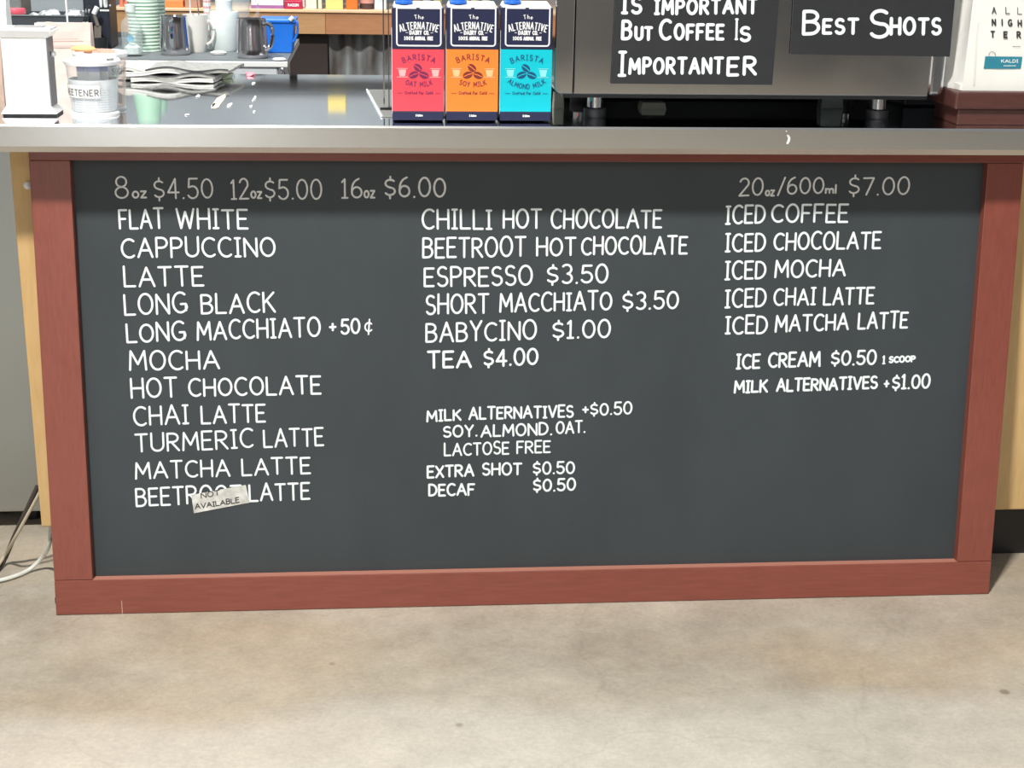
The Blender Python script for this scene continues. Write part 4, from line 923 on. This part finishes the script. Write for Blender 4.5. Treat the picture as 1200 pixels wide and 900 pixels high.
for k, (x_, y_, sz) in enumerate([(40, 13, .020), (50, 6, .020), (55, 13, .022), (66, 9, .016), (84, 11, .026), (93, 11, .020), (97, 8, .012)]):
    p = atY(x_, y_, YC+.04+.02*(k % 3)); vs = []
    zf = ZB+hz-.016
    mb = MB().lathe([(0, 0), (sz*.8, .001), (sz, sz*.35), (sz*.55, sz*.8), (0, sz*.95)], 9, sx=1.2, sy=.8)
    mb.v = [(a+(rnd.random()-.5)*sz*.3, b_2, c+(rnd.random()-.5)*sz*.2 if c > .001 else c) for a, b_2, c in mb.v]
    tag(mb.build('foil_ball', M_FOIL, loc=(p.x, YC+.04+.05*(k % 3), zf)), 'crumpled silvery foil piece in the dark crate', 'foil', 'crumpled foil pieces in the dark crate')
rb_ = thing('red_lid', (atY(17, 16, YC+.04).x, YC+.05, ZB+hz-.0155), 'round red lid lying in the left end of the dark crate', 'round lid')  # red lid lying on the crate's inner tray
MB().lathe([(0, 0), (.022, .001), (.026, .010), (.0285, .022), (.026, .028), (0, .030)], 28).build('lid_shell', mat('red_plastic', (.70, .10, .14), .4), rb_, smooth=True)
# metal tray in the upper left
p = atY(2, 9, YC+.30); p2 = atY(35, 9, YC+.30)
tr_ = thing('steel_tray', (p.x, YC+.10+.10, ZB), 'grey steel box standing behind the dark crate at top left', 'box')
MB().box(-.1, p2.x-p.x, .0, .12, 0, .135).build('box_body', M_FRIDGE, tr_, bevel=.003); MB().box(-.104, p2.x-p.x+.004, -.004, .124, .135, .20).build('box_lid', M_FRIDGE, tr_, bevel=.003)
# thin white rod
p = atY(79.5, 30, 1.30); rd = thing('white_rod', (p.x+.0, .50, ZT), 'thin white stick rising behind the pink paper bag', 'stick')
p = atZ(80, 112, ZT); xx = atY(80, 30, .50).x; rd.location = (xx, .50, ZT)
MB().tube([(0, 0, 0), (-.002, 0, .30)], .0019, 8).build('shaft', M_WHITE, rd); MB().lathe([(.012, 0), (.012, .003), (.003, .005), (0, .005)], 16).build('foot', M_WHITE, rd)
# navy machine with pegs
YN = 1.62; n0 = atY(101, 60, YN); n1 = atY(131, 60, YN)
nv = thing('navy_cabinet', (n0.x, YN, ZB), 'dark navy appliance with a row of white pegs beside the brown shelf', 'appliance')
nw = n1.x-n0.x; MB().box(0, nw, 0, .12, 0, .30).build('body', M_NAVY, nv, bevel=.004)
for k in range(5):
    q = atY(118.5+k*4.6, 3, YN); MB().lathe([(0, -.009), (.003, -.008), (.0042, 0), (.0042, .018), (0, .019)], 12).build('peg', M_WHITE, nv, loc=(min(q.x-n0.x, nw-.006), -.0045, q.z-ZB-.004), smooth=True)
for k in range(3):
    q = atY(119+k*5, 6.5, YN); MB().lathe([(0, 0), (.003, .0005), (0, .003)], 10).build('peg_tip', mat('peg_grey', (.4, .42, .5), .4), nv, loc=(q.x-n0.x, -.0005, q.z-ZB), smooth=True).rotation_euler = (math.pi/2, 0, 0)
qa, qb = atY(117, 12, YN), atY(128, 12, YN); MB().box(qa.x-n0.x, qb.x-n0.x, -.0015, -.0002, qa.z-ZB-.0025, qa.z-ZB+.0025).build('pale_strip', M_WHITE, nv)

# ================================================================== SHELF WITH GROCERIES
YS = 2.2
def sx(x, y=12): return atY(x, y, YS).x
ztop = atY(400, 11.5, YS).z; zl = atY(400, 15, YS).z; zbt = atY(400, 40, YS).z
sh = thing('grocery_shelf', (0, YS, 0), 'long timber shelf of groceries with a deep brown front board above corrugated iron', 'shelf')
MB().box(sx(132), sx(700), -.006, .34, zl, ztop).build('shelf_board', M_SHELF_TOP, sh, bevel=.0015)
MB().box(sx(133), sx(381)-.0006, 0, .02, zbt, zl-.0004).build('front_board', M_SHELF_PALE, sh)
MB().box(sx(381)+.0006, sx(700), 0, .02, zbt, zl-.0004).build('front_board', M_SHELF, sh)
for x in (140, 300, 690): MB().box(sx(x), sx(x)+.04, .1, .30, 0, zbt).build('leg', M_BLACK, sh)
MB().box(sx(133), sx(700), .022, .33, zbt+.02, zl-.001).build('carcass', M_BLACK, sh)
x0 = atY(386, 60, YS+.07).x; x1 = atY(700, 60, YS+.07).x; n = int((x1-x0)/.006); am = .012
gr = [[(x0+(x1-x0)*i/n, am*math.sin((i*(x1-x0)/n)/.070*2*math.pi-.6), z) for i in range(n+1)] for z in (.05, .45, zbt+.015)]
m, nt_, bs = new_mat('galvanised_iron'); 
nn = nt_.nodes.new('ShaderNodeTexNoise'); nn.inputs['Scale'].default_value = 18; nn.inputs['Detail'].default_value = 8
tcn = nt_.nodes.new('ShaderNodeTexCoord'); mpn = nt_.nodes.new('ShaderNodeMapping'); mpn.inputs['Scale'].default_value = (1, 1, .35); nt_.links.new(tcn.outputs['Object'], mpn.inputs[0]); nt_.links.new(mpn.outputs[0], nn.inputs['Vector'])
rp = nt_.nodes.new('ShaderNodeValToRGB'); rp.color_ramp.elements[0].position = .35; rp.color_ramp.elements[1].position = .68
rp.color_ramp.elements[0].color = (.13, .11, .10, 1); rp.color_ramp.elements[1].color = (.34, .37, .38, 1)
nt_.links.new(nn.outputs[0], rp.inputs[0]); nt_.links.new(rp.outputs[0], bs.inputs['Base Color']); bs.inputs['Roughness'].default_value = .5; bs.inputs['Metallic'].default_value = .35
o_ = MB().sheet(gr, (0, .0012, 0)).build('corrugated_sheet', m, loc=(0, YS+.06, 0), smooth=True)
tag(o_, 'weathered corrugated iron sheet below the timber shelf', 'cladding')
tag(MB().box(sx(336), x0-.004, YS+.04, YS+.30, .0, zbt+.012).build('dark_cupboard', mat('dark_brown_laminate', (.035, .024, .022), .5), bevel=.002), 'dark brown cupboard under the shelf, left of the corrugated iron', 'cupboard')
# upper shelf, above the frame but mirrored in the counter steel
us = thing('upper_shelf', (0, YS+.05, 0), 'dark upper shelf out of frame, mirrored in the counter steel', 'shelf')
MB().box(sx(60), sx(700), 0, .3, 1.135, 1.155).build('shelf_board', mat('dark_shelf', (.10, .11, .12), .5), us)
for x in (80, 330, 680): MB().box(sx(x), sx(x)+.025, .27, .30, ztop, 1.135).build('upright', M_BLACK, us)
def grocery(x0_, x1_, h, m, label, cat='box', dy=.02, dp=.07, name='grocery_box', ytop=None, z=None, band=None, grp='groceries on the timber shelf'):
    a, b = sx(x0_), sx(x1_); z = ztop if z is None else z
    t = thing(name, ((a+b)/2, YS+dy, z), label, cat, grp); w2 = (b-a)/2
    MB().box(-w2, w2, 0, dp, 0, h).build('carton', m, t, bevel=.002)
    if band: MB().box(-w2-.0004, w2+.0004, -.0006, dp*.9, band[0], band[1]).build('printed_band', band[2], t)
    MB().box(-w2*.9, w2*.9, dp*.2, dp*.8, h, h+.002).build('top_flap', m, t)
    return t
C = lambda n_, c: mat(n_, c, .5)
grocery(189, 214, .021, C('orange_pack', (.85, .24, .07)), 'flat orange packet on the shelf above the left pitcher')
grocery(216, 234, .03, C('brown_pack', (.45, .25, .18)), 'small brown packet on the shelf behind the cream mug')
grocery(294, 332, .10, C('white_pack', (.75, .74, .76)), 'wide white pack with a purple base on the shelf', band=(0, .010, C('purple', (.30, .12, .32))))
rr_ = grocery(333.5, 354, .025, C('crimson_pack', (.50, .02, .07)), 'small crimson pack with white print on the shelf', dy=.004, dp=.05)
ik = Ink(lambda u, v: (u, -.0008, v)); ik.word('RAISIN', -.017, .008, .017, .008, .009, .0018, up=(0, 1)); ik.build('lettering', M_CHALK, rr_)
grocery(340, 356, .09, C('pinkish_pack', (.72, .55, .58)), 'pale pink pack behind the crimson one on the shelf', dy=.08)
grocery(358, 371, .11, C('cream_pack', (.78, .76, .62)), 'tall cream carton on the shelf left of the yellow box')
grocery(372.5, 377, .10, C('cream_pack2', (.70, .72, .55)), 'narrow cream carton squeezed beside the yellow box')
grocery(381.5, 402, .115, C('yellow_pack', (.86, .68, .22)), 'bright yellow box on the shelf between cream and orange ones')
grocery(405.5, 419, .10, C('orange_box', (.80, .17, .02)), 'upright orange box on the shelf beside the yellow box')
t_ = thing('dark_jar', (sx(430), YS+.05, ztop), 'dark jar with a pink patterned label on the shelf', 'jar', 'groceries on the timber shelf')
MB().lathe([(0, 0), (.020, 0), (.022, .004), (.022, .07), (.016, .082), (0, .083)], 20).build('jar_wall', C('dark_brown_glass', (.08, .045, .04)), t_, smooth=True)
MB().lathe([(.0224, .018), (.0224, .06)], 20).build('label_wrap', C('pink_brown', (.62, .30, .25)), t_, smooth=True)
grocery(439, 453, .09, C('white_box2', (.66, .70, .74)), 'small white box with grey print at the carton end of the shelf')
for k, (x_, c_, lb) in enumerate([(490, (.30, .19, .14), 'brown'), (501, (.40, .42, .44), 'grey'), (514, (.45, .40, .18), 'olive'), (546, (.50, .49, .24), 'khaki'), (558, (.40, .42, .25), 'moss green'), (571, (.46, .47, .40), 'stone coloured'), (611, (.36, .42, .30), 'dull green'), (625, (.60, .62, .55), 'pale'), (640, (.62, .60, .52), 'cream')]):
    jt = thing('grocery_jar', (sx(x_), YS+.06, ztop), '%s jar on the shelf, its base peeking over the milk cartons' % lb, 'jar', 'jars behind the milk cartons')
    MB().lathe([(0, 0), (.012, 0), (.0135, .004), (.0135, .055), (.009, .068), (.009, .075), (0, .075)], 18).build('jar_wall', C('jar_%d' % k, c_), jt, smooth=True)
    MB().lathe([(.0105, .0755), (.0105, .087), (0, .0875)], 18).build('lid', M_WHITE, jt, smooth=True)
for k, x_ in enumerate((141, 147)):
    jt = thing('red_jar', (sx(x_), YS+.03, ztop), ('left' if k == 0 else 'right')+' of two small red jars at the left end of the shelf', 'jar', 'red jars at the shelf end')
    MB().lathe([(0, 0), (.006, 0), (.0065, .003), (.0065, .022), (0, .023)], 14).build('jar_wall', C('red_jar_mat', (.72, .22, .14)), jt, smooth=True)
    MB().lathe([(.0069, .0235), (.0069, .03), (0, .0305)], 14).build('lid', C('dark_red', (.2, .02, .02)), jt, smooth=True)
grocery(381, 403, .05, C('yellow_pack', (.86, .68, .22)), 'yellow box on the dark upper shelf, mirrored in the counter', z=1.155, dy=.08)
